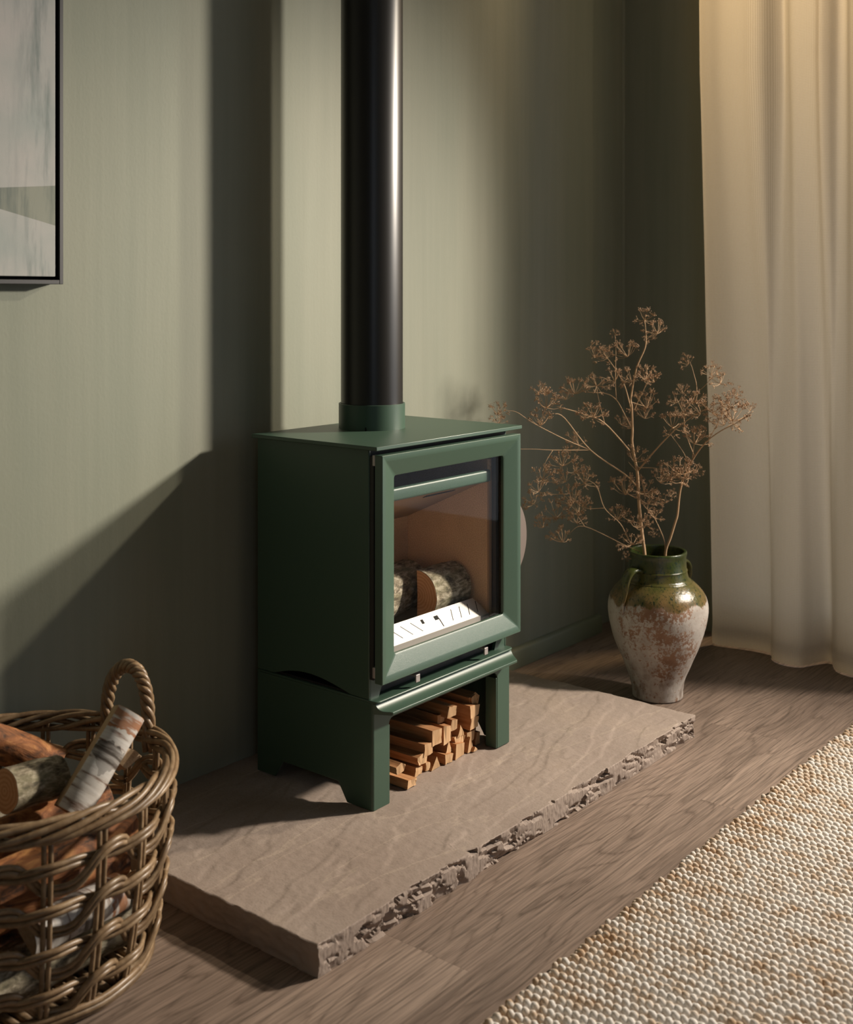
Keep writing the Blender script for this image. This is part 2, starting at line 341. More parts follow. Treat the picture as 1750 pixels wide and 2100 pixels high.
def tube(bm, pts, rad, sides=6, cap=True, closed=False):
    pts = [Vector(p) for p in pts]; n = len(pts); rs = rad if isinstance(rad, (list, tuple)) else [rad]*n
    rings = []; up = None
    for i in range(n):
        if closed: t = pts[(i+1) % n]-pts[i-1]
        else: t = pts[min(i+1, n-1)]-pts[max(i-1, 0)]
        t.normalize()
        if up is None:
            up = Vector((0, 0, 1)) if abs(t.z) < .9 else Vector((1, 0, 0))
        a = (up-t*up.dot(t)); a = a.normalized() if a.length > 1e-6 else t.orthogonal().normalized()
        up = a; b = t.cross(a)
        rings.append([bm.verts.new(pts[i]+(a*math.cos(2*math.pi*k/sides)+b*math.sin(2*math.pi*k/sides))*rs[i]) for k in range(sides)])
    m = n if closed else n-1
    for i in range(m):
        A, B = rings[i], rings[(i+1) % n]
        for k in range(sides): bm.faces.new((A[k], A[(k+1) % sides], B[(k+1) % sides], B[k]))
    if cap and not closed:
        bm.faces.new(rings[0][::-1]); bm.faces.new(rings[-1])
def lathe(bm, prof, c, n=64):
    rings = [[bm.verts.new((c[0]+r*math.cos(2*math.pi*k/n), c[1]+r*math.sin(2*math.pi*k/n), c[2]+z)) for k in range(n)] for r, z in prof]
    for A, B in zip(rings, rings[1:]):
        for k in range(n): bm.faces.new((A[k], A[(k+1) % n], B[(k+1) % n], B[k]))
    return rings
def thing(name, loc, label, cat, group=None):
    o = bpy.data.objects.new(name, None); COL.objects.link(o); o.location = loc; o['_w'] = list(loc); o.empty_display_size = .05
    return tag(o, label, cat, group)
def tag(o, label=None, cat=None, group=None, kind=None):
    for k, v in (('label', label), ('category', cat), ('group', group), ('kind', kind)):
        if v: o[k] = v
    return o
def struct(o, label, cat): return tag(o, label, cat, None, 'structure')
def fbm(p, oct=4, lac=2.1, g=.5):
    s = 0; a = 1; q = Vector(p)
    for _ in range(oct): s += a*noise.noise(q); q = q*lac; a *= g
    return s

# ------------------------------------------------------------------ the room
CEIL = 2.55; RX = 3.497           # right wall plane behind the curtain
CX, RY = 3.262, 1.976             # the chimney breast ends at CX; the wall steps back to RY and meets the right wall
ye = 1.62
bm = bmesh.new()
nose = [(CX-.012+.012*math.sin(math.radians(a)), WY+.012-.012*math.cos(math.radians(a))) for a in (0, 22, 45, 68, 90)]
prism(bm, [(-1.4, WY)]+nose+[(CX, RY), (RX+.14, RY), (RX+.14, RY+.12), (-1.4, RY+.12)], lambda p, t: (p[0], p[1], -.05+t*(CEIL+.05)))
struct(fin(bm, 'wall_back', M['wall'], origin=(0, WY, 0)), 'grey-green limewashed plaster wall behind the stove', 'wall')
# right wall with a tall window behind the curtain and an open doorway
bm = bmesh.new()
box(bm, (RX, ye, -.05), (RX+.14, RY, CEIL))
box(bm, (RX, .81, -.05), (RX+.14, ye, .14))               # below the window, raised to stop light leaking under the hem
box(bm, (RX, .81, 2.47), (RX+.14, ye, CEIL))
box(bm, (RX, .75, -.05), (RX+.95, .81, CEIL))             # partition added to keep the curtain's lamp out of the doorway
box(bm, (RX, -1.9, 2.32), (RX+.14, .75, CEIL))            # head of the doorway
box(bm, (RX, -3.0, -.05), (RX+.14, -1.9, CEIL))
struct(fin(bm, 'wall_right', M['wall'], origin=(RX, 1, 0)), 'dark green return wall beside the curtain', 'wall')
bm = bmesh.new(); box(bm, (-1.52, -3.0, -.05), (-1.4, -2.9, CEIL)); box(bm, (-1.52, -1.5, -.05), (-1.4, WY+.12, CEIL)); box(bm, (-1.52, -2.9, -.05), (-1.4, -1.5, .3))
struct(fin(bm, 'wall_left', M['wall'], origin=(-1.4, 0, 0)), 'green plaster side wall with a tall narrow opening', 'wall')
struct(boxo('wall_rear', (-1.52, -3.12, -.05), (RX+.14, -3.0, CEIL), M['wall']), 'green plaster wall behind the camera', 'wall')
struct(boxo('ceiling', (-1.52, -3.12, CEIL), (RX+.14, RY+.12, CEIL+.1), M['ceil']), 'plain off-white ceiling', 'ceiling')

# caulked bead in the corner
bm = bmesh.new(); prism(bm, [(RX, RY), (RX-.005, RY), (RX-.0035, RY-.0035), (RX, RY-.005)], lambda p, t: (p[0], p[1], .002+t*(CEIL-.004)))
struct(fin(bm, 'trim_1', M['wall'], origin=(RX, RY, 0)), 'thin vertical bead in the dark corner beside the curtain', 'trim')
# low skirting along the back wall, right of the hearth
bm = bmesh.new()
prism(bm, [(WY, 0), (WY-.019, 0), (WY-.019, .047), (WY-.015, .053), (WY-.004, .057), (WY, .057)], lambda p, t: (2.649+t*(CX+.014-2.649), p[0], p[1]))
struct(fin(bm, 'baseboard_back', M['trim'], origin=(2.9, WY, 0), bevel=.0012), 'low dark green skirting board beside the stone hearth', 'baseboard')

# floor: base and single planks (18 cm wide, running along the back wall)
fl = struct(boxo('floor', (-1.52, -3.12, -.05), (4.6, RY+.12, -.012), M['sub'], origin=(0, 0, 0)), 'brown oak plank floor', 'floor')
PW = .18; rng = random.Random(3)
plank_cache = {}
row_y = 1.306+PW*3; r = 0
while row_y > -1.3:
    y1 = min(row_y+PW, RY+.05); y0 = row_y
    off = rng.uniform(0, 1.25)
    if abs(y0-1.126) < .01: x = 2.753-1.25*4
    elif abs(y0-.946) < .01: x = 2.324-1.25*4
    else: x = -2.6+off
    while x < 4.5:
        xa, xb = max(x, -1.5), min(x+1.25, 4.58)
        if xb-xa > .05:
            key_ = (round(xb-xa, 3), round(y1-y0, 3))
            if key_ not in plank_cache:
                b2 = bmesh.new(); hx, hy = (xb-xa)/2-.00012, (y1-y0)/2-.00012; e = .0
                lo = [b2.verts.new(p) for p in ((-hx, -hy, -.012), (hx, -hy, -.012), (hx, hy, -.012), (-hx, hy, -.012))]
                tp = [b2.verts.new(p) for p in ((-hx+e, -hy+e, 0), (hx-e, -hy+e, 0), (hx-e, hy-e, 0), (-hx+e, hy-e, 0))]
                for A, B in ((lo, tp),):
                    for i in range(4): b2.faces.new((A[i], A[(i+1) % 4], B[(i+1) % 4], B[i]))
                b2.faces.new(tp)
                me = bpy.data.meshes.new('plank'); b2.to_mesh(me); b2.free(); me.materials.append(M['plank']); plank_cache[key_] = me
            o = bpy.data.objects.new('plank', plank_cache[key_]); COL.objects.link(o); o.parent = fl
            o.location = ((xa+xb)/2, (y0+y1)/2, 0)
        x += 1.25
    row_y -= PW

# ------------------------------------------------------------------ stone hearth
HX0, HX1, HY0, HY1 = 1.334, 2.646, 1.2965, WY-.001
def chip(u, v, side):
    """inward cut of the rock face; u metres along the edge, v 0 floor..1 top"""
    p = Vector((u*1.0, v*.055, side*7.3))
    if side == 0:     # front: chiselled planes, each with its own depth and tilt
        a = 0
        for sc, vs, amp, tilt, sd in ((14, 1.5, .0055, .26, 1.7), (34, 2.6, .0018, .20, 6.3)):
            q = Vector((u*sc+.35*noise.noise(Vector((u*sc*1.5, v*3, sd))), v*vs+.2*noise.noise(Vector((u*sc, v*4, sd+2))), sd)); d, pts = noise.voronoi(q)
            c_ = pts[0]; h1 = noise.cell(c_*7.13+Vector((sd, 0, 0))); h2 = noise.cell(c_*5.31+Vector((0, sd, 3)))-.5; h3 = noise.cell(c_*3.77+Vector((2, sd, 9)))-.5
            a += amp*h1+(h2*tilt*(q.x-c_.x)/sc)+(h3*.022*(q.y-c_.y)/vs)
        a = max(-.002, a)*(1 if v < .8 else 1-.45*(v-.8)/.2)+.0016*abs(noise.noise(Vector((u*120, v*2.6, 6))))+.0012*abs(noise.noise(Vector((u*240, v*12, 8))))+.003*(1-v)
    else:
        a = .006*abs(fbm((u*9, v*1.4, 11+side), 4)) + .003*abs(noise.noise(Vector((u*45, v*2.4, side)))) + .003*(1-v)
    return a
def top_h(x, y):
    n1 = fbm((x*1.25+y*.9, y*5.2-x*1.5, 4.2), 4)*1.5
    q = n1*2.0; st = (math.floor(q) + min(1, max(0, ((q-math.floor(q))-.42)/.16)))/2.0     # riven terraces
    h = .0026*st + .0008*fbm((x*14, y*26, 1), 3) + .0005*fbm((x*60, y*60, 9), 2)
    e = min((x-HX0), (HX1-x), (y-HY0))
    h *= min(1, max(0, .25+e/.06))
    if 1.72 < x < 2.24 and 1.53 < y < 1.90: h = min(h, .0012)
    return h-.0012
hearth = bmesh.new(); NX, NY, NV = 620, 170, 18
tops = []
for j in range(NY+1):
    ty = (j/NY); ty = ty**1.25; row = []
    for i in range(NX+1):
        tx = i/NX
        yn = HY0+(HY1-HY0)*ty; xn = HX0+(HX1-HX0)*tx
        fr = HY0+chip(xn, 1, 0); le = HX0+chip(yn, 1, 1); ri = HX1-chip(yn, 1, 2)
        x = le+(ri-le)*tx; y = fr+(HY1-fr)*ty
        z = ZH+top_h(x, y)
        if j == 0: z -= .0012+.0025*abs(noise.noise(Vector((xn*40, 2, 0))))
        if i in (0, NX): z -= .0016
        row.append(hearth.verts.new((x, y, z)))
    tops.append(row)
for j in range(NY):
    for i in range(NX): hearth.faces.new((tops[j][i], tops[j][i+1], tops[j+1][i+1], tops[j+1][i]))
def skirt(edge, side):
    prev = edge
    zt = [v.co.z for v in edge]
    for kk in range(1, NV+1):
        v = 1-kk/NV; cur = []
        for n_, tv in enumerate(edge):
            x, y = tv.co.x, tv.co.y
            if side == 0: xx, yy = x, HY0+chip(HX0+(HX1-HX0)*n_/NX, v, 0)
            elif side == 1: yy = y; xx = HX0+chip(HY0+(HY1-HY0)*(n_/NY)**1.25, v, 1)
            else: yy = y; xx = HX1-chip(HY0+(HY1-HY0)*(n_/NY)**1.25, v, 2)
            if side == 0 and n_ == 0: xx = HX0+chip(HY0, v, 1)
            if side == 0 and n_ == NX: xx = HX1-chip(HY0, v, 2)
            if side in (1, 2) and n_ == 0: yy = HY0+chip(HX0 if side == 1 else HX1, v, 0)
            cur.append(hearth.verts.new((xx, yy, zt[n_]*v+.0004)))
        for n_ in range(len(edge)-1):
            f = hearth.faces.new((prev[n_], cur[n_], cur[n_+1], prev[n_+1])); f.material_index = 1
        prev = cur
skirt(tops[0], 0); skirt([r_[0] for r_ in tops], 1); skirt([r_[-1] for r_ in tops], 2)
bmesh.ops.remove_doubles(hearth, verts=hearth.verts, dist=.00002)
ho = fin(hearth, 'stone_hearth', [M['stone'], M['stone_edge']], None, True, (1.99, 1.62, 0))
ho.data.set_sharp_from_angle(angle=math.radians(38))
tag(ho, 'pinkish grey riven sandstone hearth slab with a rough chiselled edge under the stove', 'hearth')

# ------------------------------------------------------------------ wood stove
X0, X1, XC = 1.747, 2.216, 1.9815
YF, YB, YBODY = 1.5445, 1.874, 1.5551
ZP = .2672                                   # top of the log store
st = thing('wood_stove', (XC, 1.70, ZH), 'dark green wood-burning stove with a glass door on a log store base', 'stove')
def arc(cx_, cy_, r_, a0, a1, n=6): return [(cx_+r_*math.cos(math.radians(a0+(a1-a0)*i/n)), cy_+r_*math.sin(math.radians(a0+(a1-a0)*i/n))) for i in range(n+1)]
# log store sides, with a shallow cut-out that leaves two feet
for xa, xb in ((X0, X0+.004), (X1-.004, X1)):
    bm = bmesh.new()
    prism(bm, [(YF+.004, ZH), (1.614, ZH), (1.6385, ZH+.0365), (1.797, ZH+.0365), (1.819, ZH), (YB, ZH), (YB, ZP), (YF+.004, ZP)], lambda p, t: (xa+t*(xb-xa), p[0], p[1]))
    fin(bm, 'side_panel', M['iron'], st, bevel=.001)
# front frame with legs and opening
bm = bmesh.new(); ol, orr, ot = 1.795, 2.167, .226
out = [(X0+.003, ZH)] + [(X0+.003, ZP), (X1-.003, ZP), (X1-.003, ZH), (orr, ZH)] + arc(orr-.014, ot-.014, .014, 0, 90) + arc(ol+.014, ot-.014, .014, 90, 180) + [(ol, ZH)]
prism(bm, out, lambda p, t: (p[0], YF+t*.004, p[1]))
for xa, xb in ((ol-.0005, ol+.0035), (orr-.0035, orr+.0005)): box(bm, (xa, YF+.001, ZH), (xb, YF+.030, ot-.014))
for s_, xe in ((1, X0), (-1, X1)):     # rounded vertical corners
    prism(bm, [(xe, YF+.0045)]+[(xe+s_*.0045*(1-math.cos(math.radians(a))), YF+.0045-.0045*math.sin(math.radians(a))) for a in (22, 45, 68, 90)]+[(xe+s_*.0045, YF+.0045)], lambda p, t: (p[0], p[1], ZH+t*(ZP-ZH)))
fin(bm, 'front_frame', M['iron'], st, bevel=.0006)
boxo('back_panel', (X0+.004, YB-.004, ZH+.03), (X1-.004, YB, ZP), M['soot'], st)
boxo('store_top', (X0+.003, YF+.003, ZP-.004), (X1-.003, YB-.004, ZP), M['iron'], st)
# ogee ledge above the log opening
bm = bmesh.new()
prof = [(YF+.001, .2455), (1.512, .2455), (1.510, .2475), (1.510, .2515), (1.5115, .2525), (1.5150, .2530), (1.5200, .2532), (1.5260, .2540), (1.5315, .2560), (1.5355, .2590), (1.5385, .2628), (1.5400, .2665), (YF+.001, .2665)]
na = 15
def ledge_x(y): 
    t = (YF-y)/(YF-1.510); return X0+.001+.020*max(0, t)**1.6
L = [[bm.verts.new((ledge_x(y) if s_ < 0 else 2*XC-ledge_x(y), y, z)) for y, z in prof] for s_ in (-1, 1)]
bm.faces.new(L[0]); bm.faces.new(L[1][::-1])
for i in range(len(prof)): bm.faces.new((L[0][i], L[1][i], L[1][(i+1) % len(prof)], L[0][(i+1) % len(prof)]))
fin(bm, 'ledge', M['iron'], st, bevel=.0008)
# thin base plate of the firebox
bm = bmesh.new(); r_ = .012; xa, xb, ya = X0-.001, X1+.001, 1.534
pl = [(xb, YB)] + [(xa, YB)] + [(xa+r_-r_*math.cos(math.radians(a)), ya+r_-r_*math.sin(math.radians(a))) for a in (0, 30, 60, 90)] + [(xb-r_+r_*math.sin(math.radians(a)), ya+r_-r_*math.cos(math.radians(a))) for a in (0, 30, 60, 90)]
prism(bm, pl, lambda p, t: (p[0], p[1], ZP+t*.0045)); fin(bm, 'base_plate', M['iron'], st, bevel=.0015)
ZB = ZP+.0045
# firebox body sides with the curved gap at the bottom
for xa, xb in ((X0, X0+.006), (X1-.006, X1)):
    bm = bmesh.new(); n = 16
    curve = [(1.605+(1.822-1.605)*i/n, ZB+.0005+.0185*math.sin(math.pi*i/n)**.9*(0.8+.4*i/n)) for i in range(n+1)]
    prism(bm, [(YBODY, ZB)] + curve + [(YB, ZB), (YB, .766), (YBODY, .766)], lambda p, t: (xa+t*(xb-xa), p[0], p[1]))
    fin(bm, 'body_side', M['iron'], st, bevel=.002)
boxo('body_back', (X0+.006, YB-.006, ZB), (X1-.006, YB, .766), M['iron'], st)
boxo('shadow_floor', (X0+.006, YBODY+.03, ZB), (X1-.006, YB-.006, ZB+.004), M['soot'], st)
# body front round the fire opening
def rect_ring(bm, o, i, ya, yb):
    """frame between outer rect o=(x0,x1,z0,z1) and inner i, from ya to yb"""
    for lo, hi in (((o[0], o[2]), (i[0], o[3])), ((i[1], o[2]), (o[1], o[3])), ((i[0], o[2]), (i[1], i[2])), ((i[0], i[3]), (i[1], o[3]))):
        if hi[0]-lo[0] > 1e-5 and hi[1]-lo[1] > 1e-5: box(bm, (lo[0], ya, lo[1]), (hi[0], yb, hi[1]))
bm = bmesh.new(); rect_ring(bm, (X0+.006, X1-.006, .335, .766), (1.786, 2.177, .3405, .733), YBODY+.001, YBODY+.012); fin(bm, 'body_front', M['soot'], st)
# strip under the door: two green cheeks and a black air slot between them
bm = bmesh.new()
prism(bm, [(X0+.006, ZB), (X0+.030, ZB), (X0+.062, .340), (X0+.006, .340)], lambda p, t: (p[0], YBODY+.0005+t*.008, p[1])); fin(bm, 'front_cheek', M['iron'], st); bm = bmesh.new()
prism(bm, [(X1-.006, ZB), (X1-.045, ZB), (X1-.020, .340), (X1-.006, .340)], lambda p, t: (p[0], YBODY+.0005+t*.008, p[1]))
fin(bm, 'front_cheek', M['iron'], st)
boxo('air_slot', (X0+.006, YBODY+.016, ZB), (X1-.006, YBODY+.022, .3405), M['soot'], st)
for u in (1.868, 2.104):
    bm = bmesh.new(); box(bm, (u-.0065, 1.529, ZB+.0105), (u+.0065, 1.5325, ZB+.026)); box(bm, (u-.0065, 1.5325, ZB+.022), (u+.0065, YBODY+.02, ZB+.026))
    tag(fin(bm, 'air_slider', M['tab'], st, bevel=.0008), 'pale grey air control tab')
# top plate
boxo('top_plate', (1.7315, 1.5215, .7661), (2.2315, 1.876, ZT), M['iron'], st, bevel=.0012)
# door: loops of rounded rectangles
def rrect(x0, x1, z0, z1, r_, n=5):
    return arc(x1-r_, z1-r_, r_, 0, 90, n)+arc(x0+r_, z1-r_, r_, 90, 180, n)+arc(x0+r_, z0+r_, r_, 180, 270, n)+arc(x1-r_, z0+r_, r_, 270, 360, n)
DYF, DX0, DX1, DZ0, DZ1 = 1.519, 1.7455, 2.2225, .308, .7558
gx0, gx1, gz0, gz1 = 1.795, 2.1716, .3568, .7112
door = st
bm = bmesh.new(); loops = []
for (x0, x1, z0, z1, r_, y) in ((DX0, DX1, DZ0, DZ1, .0012, DYF+.019), (DX0, DX1, DZ0, DZ1, .0012, DYF+.0012), (DX0+.0012, DX1-.0012, DZ0+.0012, DZ1-.0012, .001, DYF),
        (DX0+.011, DX1-.011, DZ0+.0135, DZ1-.011, .002, DYF+.0003), (DX0+.0135, DX1-.0135, DZ0+.016, DZ1-.0135, .003, DYF+.0018), (gx0-.003, gx1+.003, gz0-.003, gz1+.003, .007, DYF+.0105), (gx0, gx1, gz0, gz1, .006, DYF+.0125), (gx0, gx1, gz0, gz1, .006, DYF+.019)):
    loops.append([bm.verts.new((p[0], y, p[1])) for p in rrect(x0, x1, z0, z1, r_)])
n = len(loops[0])
for A, B in zip(loops, loops[1:]+loops[:1]):
    for i in range(n): bm.faces.new((A[i], A[(i+1) % n], B[(i+1) % n], B[i]))
door = fin(bm, 'door', M['iron_door'], st, True, origin=(DX0, DYF+.02, .53)); door.data.set_sharp_from_angle(angle=math.radians(28))
bm = bmesh.new(); prism(bm, rrect(gx0-.008, gx1+.008, gz0-.008, gz1+.008, .008), lambda p, t: (p[0], DYF+.0195+t*.003, p[1])); tag(fin(bm, 'glass_pane', M['glass'], door), 'clear door glass')
# rope seal round the back of the door
bm = bmesh.new(); sx0, sx1, sz0, sz1 = 1.782, 2.185, .347, .724; pts = []
per = [(sx0, sz0), (sx1, sz0), (sx1, sz1), (sx0, sz1)]
for i in range(4):
    a, b_ = per[i], per[(i+1) % 4]; d_ = math.hypot(b_[0]-a[0], b_[1]-a[1]); m_ = int(d_/.0035)
    for q in range(m_): pts.append((a[0]+(b_[0]-a[0])*q/m_, DYF+.029, a[1]+(b_[1]-a[1])*q/m_))
tube(bm, pts, [.0042 if i % 2 else .0030 for i in range(len(pts))], 6, False, True); fin(bm, 'rope_seal', M['rope'], door)
for z in (.7345, .318):
    bm = bmesh.new(); box(bm, (DX0-.0005, DYF+.019, z), (DX0+.009, DYF+.0255, z+.021)); tag(fin(bm, 'hinge_pin', M['tab'], door, bevel=.0008), 'pale grey hinge pin')
boxo('hinge_rail', (DX0+.004, DYF+.026, .312), (DX0+.018, YBODY+.004, .752), M['soot'], st)
# bowed plate handle on the opening side of the door
bm = bmesh.new(); R_ = .107; ch = .079; hc = .5225; hx = 2.2235
a0 = math.degrees(math.asin(ch/R_)); cxh = hx+.035-R_
ol_ = [(cxh+R_*math.cos(math.radians(a)), hc+R_*math.sin(math.radians(a))) for a in [-a0+2*a0*i/24 for i in range(25)]]
il_ = [(hx-.002, hc+ch), (hx-.002, hc-ch)]
yh = 1.527
def hy_(x): return yh
prism(bm, ol_+il_, lambda p, t: (p[0], yh+t*.008, p[1]))
tag(fin(bm, 'handle', M['handle'], door, bevel=.0025, seg=3), 'bowed satin metal door handle')
# flue collar and pipe
pc = onz(763, 876.5, ZT); PX, PY = pc.x, pc.y; dep = (pc-CAM).dot(FW); RC = 68*dep/FPX; RP = 63.6*dep/FPX
bm = bmesh.new(); lathe(bm, [(RC-.006, .0), (RC, .0), (RC, .0545), (RC-.0008, .0553), (RC-.0035, .0553), (RC-.0042, .0545), (RC-.0042, .01)], (PX, PY, ZT), 96)
col_ = fin(bm, 'flue_collar', M['iron'], st, True); col_.data.set_sharp_from_angle(angle=math.radians(40))
sd = ray(748, 860); sa = math.atan2(-sd.y, -sd.x)-.19
bm = bmesh.new(); c_, s_ = math.cos(sa), math.sin(sa); bx0 = Vector((PX+RC*c_, PY+RC*s_, ZT)); tdir = Vector((-s_, c_, 0)); nd = Vector((c_, s_, 0))
q = [bx0+tdir*.0008-nd*.002, bx0-tdir*.0008-nd*.002, bx0-tdir*.0008+nd*.0004, bx0+tdir*.0008+nd*.0004]
prism(bm, q, lambda p, t: (p.x, p.y, p.z+t*.0535)); fin(bm, 'collar_seam', M['iron'], st)
bm = bmesh.new(); q = [bx0+tdir*.0016-nd*.002, bx0-tdir*.0016-nd*.002, bx0-tdir*.0016+nd*.0007, bx0+tdir*.0016+nd*.0007]
prism(bm, q, lambda p, t: (p.x, p.y, p.z+t*.008)); fin(bm, 'seam_notch', M['gap'], st)
bm = bmesh.new(); lathe(bm, [(RP, -.03), (RP, CEIL-ZT-.055)], (PX, PY, ZT+.055), 96)
pp = fin(bm, 'flue_pipe', M['black'], None, True, origin=(PX, PY, ZT+.05)); tag(pp, 'glossy black enamel flue pipe rising from the stove top', 'pipe')
# firebox lining
zf = .346
boxo('fire_brick', (2.168, 1.572, zf), (2.186, 1.815, .700), M['verm'], st, bevel=.001)
boxo('fire_brick', (1.777, 1.572, zf), (1.793, 1.815, .700), M['verm'], st, bevel=.001)
boxo('fire_brick', (1.793, 1.806, zf), (2.168, 1.822, .700), M['verm'], st, bevel=.001)
boxo('fire_grate', (1.777, 1.568, zf-.02), (2.186, 1.822, zf), M['soot'], st)
boxo('firebox_top', (1.777, 1.568, .722), (2.186, 1.822, .733), M['soot'], st)
boxo('side_strip', (2.1665, 1.567, zf), (2.176, 1.5718, .652), M['baffle'], st)
bm = bmesh.new()
prism(bm, [(1.572, .652), (1.806, .5445), (1.806, .554), (1.572, .662)], lambda p, t: (1.793+t*.375, p[0], p[1])); baf = fin(bm, 'baffle', M['baffle'], st)
bm = bmesh.new(); sl = (.5445-.652)/(.234)
def bafp(x, y, d): return (x, y, .652+(y-1.572)*sl-d)
v = [bm.verts.new(bafp(x, y, d)) for d in (.0015, -.001) for x, y in ((1.985, 1.600), (2.085, 1.600), (2.085, 1.606), (1.985, 1.612))]
for f in ((0, 1, 2, 3), (7, 6, 5, 4), (0, 4, 5, 1), (1, 5, 6, 2), (2, 6, 7, 3), (3, 7, 4, 0)): bm.faces.new([v[i] for i in f])
fin(bm, 'baffle_slot', M['gap'], baf)
bm = bmesh.new(); prism(bm, rrect(1.557, 1.571, .6515, .6785, .0055, 4), lambda p, t: (1.800+t*.358, p[0], p[1])); fin(bm, 'air_wash_bar', M['iron_door'], st, True).data.set_sharp_from_angle(angle=math.radians(60))
# slotted log guard
gr = bmesh.new(); ga, gb = (1.5685, .3545), (1.5985, .3868)
dn = Vector((0, gb[0]-ga[0], gb[1]-ga[1])); nn = Vector((0, -dn.z, dn.y)).normalized()
def gp(x, s_, d): return (x, ga[0]+dn.y*s_+nn.y*d, ga[1]+dn.z*s_+nn.z*d)
pv = [(1.796, 0), (2.1655, 0), (2.1465, 1), (1.812, 1)]
a_ = [gr.verts.new(gp(x, s_, 0)) for x, s_ in pv]; b_ = [gr.verts.new(gp(x, s_, -.002)) for x, s_ in pv]
gr.faces.new(a_); gr.faces.new(b_[::-1])
for i in range(4): gr.faces.new((a_[i], b_[i], b_[(i+1) % 4], a_[(i+1) % 4]))
box(gr, (1.796, 1.5665, .3385), (2.1655, 1.5685, .3548))
gpv = [(1.812, 1.5985, .3868), (2.1465, 1.5985, .3868), (2.150, 1.604, .3900), (1.808, 1.604, .3900)]
guard = fin(gr, 'log_guard', M['steel'], st)
sl_ = [(1.842+.033*i, '\\') for i in range(4)] + [(2.045+.030*i, '/') for i in range(4)]
for x, kd_ in sl_:
    bm = bmesh.new(); s0, s1 = .22, .80; dx = .013 if kd_ == '/' else -.022
    for_pts = [(x-.0010, s0), (x+.0010, s0), (x+dx+.0010, s1), (x+dx-.0010, s1)]
    a_ = [bm.verts.new(gp(p[0], p[1], .0004)) for p in for_pts]; b_ = [bm.verts.new(gp(p[0], p[1], -.001)) for p in for_pts]
    bm.faces.new(a_); bm.faces.new(b_[::-1])
    for i in range(4): bm.faces.new((a_[i], b_[i], b_[(i+1) % 4], a_[(i+1) % 4]))
    fin(bm, 'slot', M['gap'], guard)
for pts in ([(1.951, .55), (1.959, .55), (1.959, .78), (1.951, .78)], [(1.994, .52), (2.008, .52), (2.008, .74), (1.994, .74)], [(2.0065, .1), (2.009, .1), (2.009, .55), (2.0065, .55)]):
    bm = bmesh.new(); a_ = [bm.verts.new(gp(p[0], p[1], .0005)) for p in pts]; b_ = [bm.verts.new(gp(p[0], p[1], -.001)) for p in pts]
    bm.faces.new(a_); bm.faces.new(b_[::-1])
    for i in range(4): bm.faces.new((a_[i], b_[i], b_[(i+1) % 4], a_[(i+1) % 4]))
    fin(bm, 'slot', M['gap'], guard)

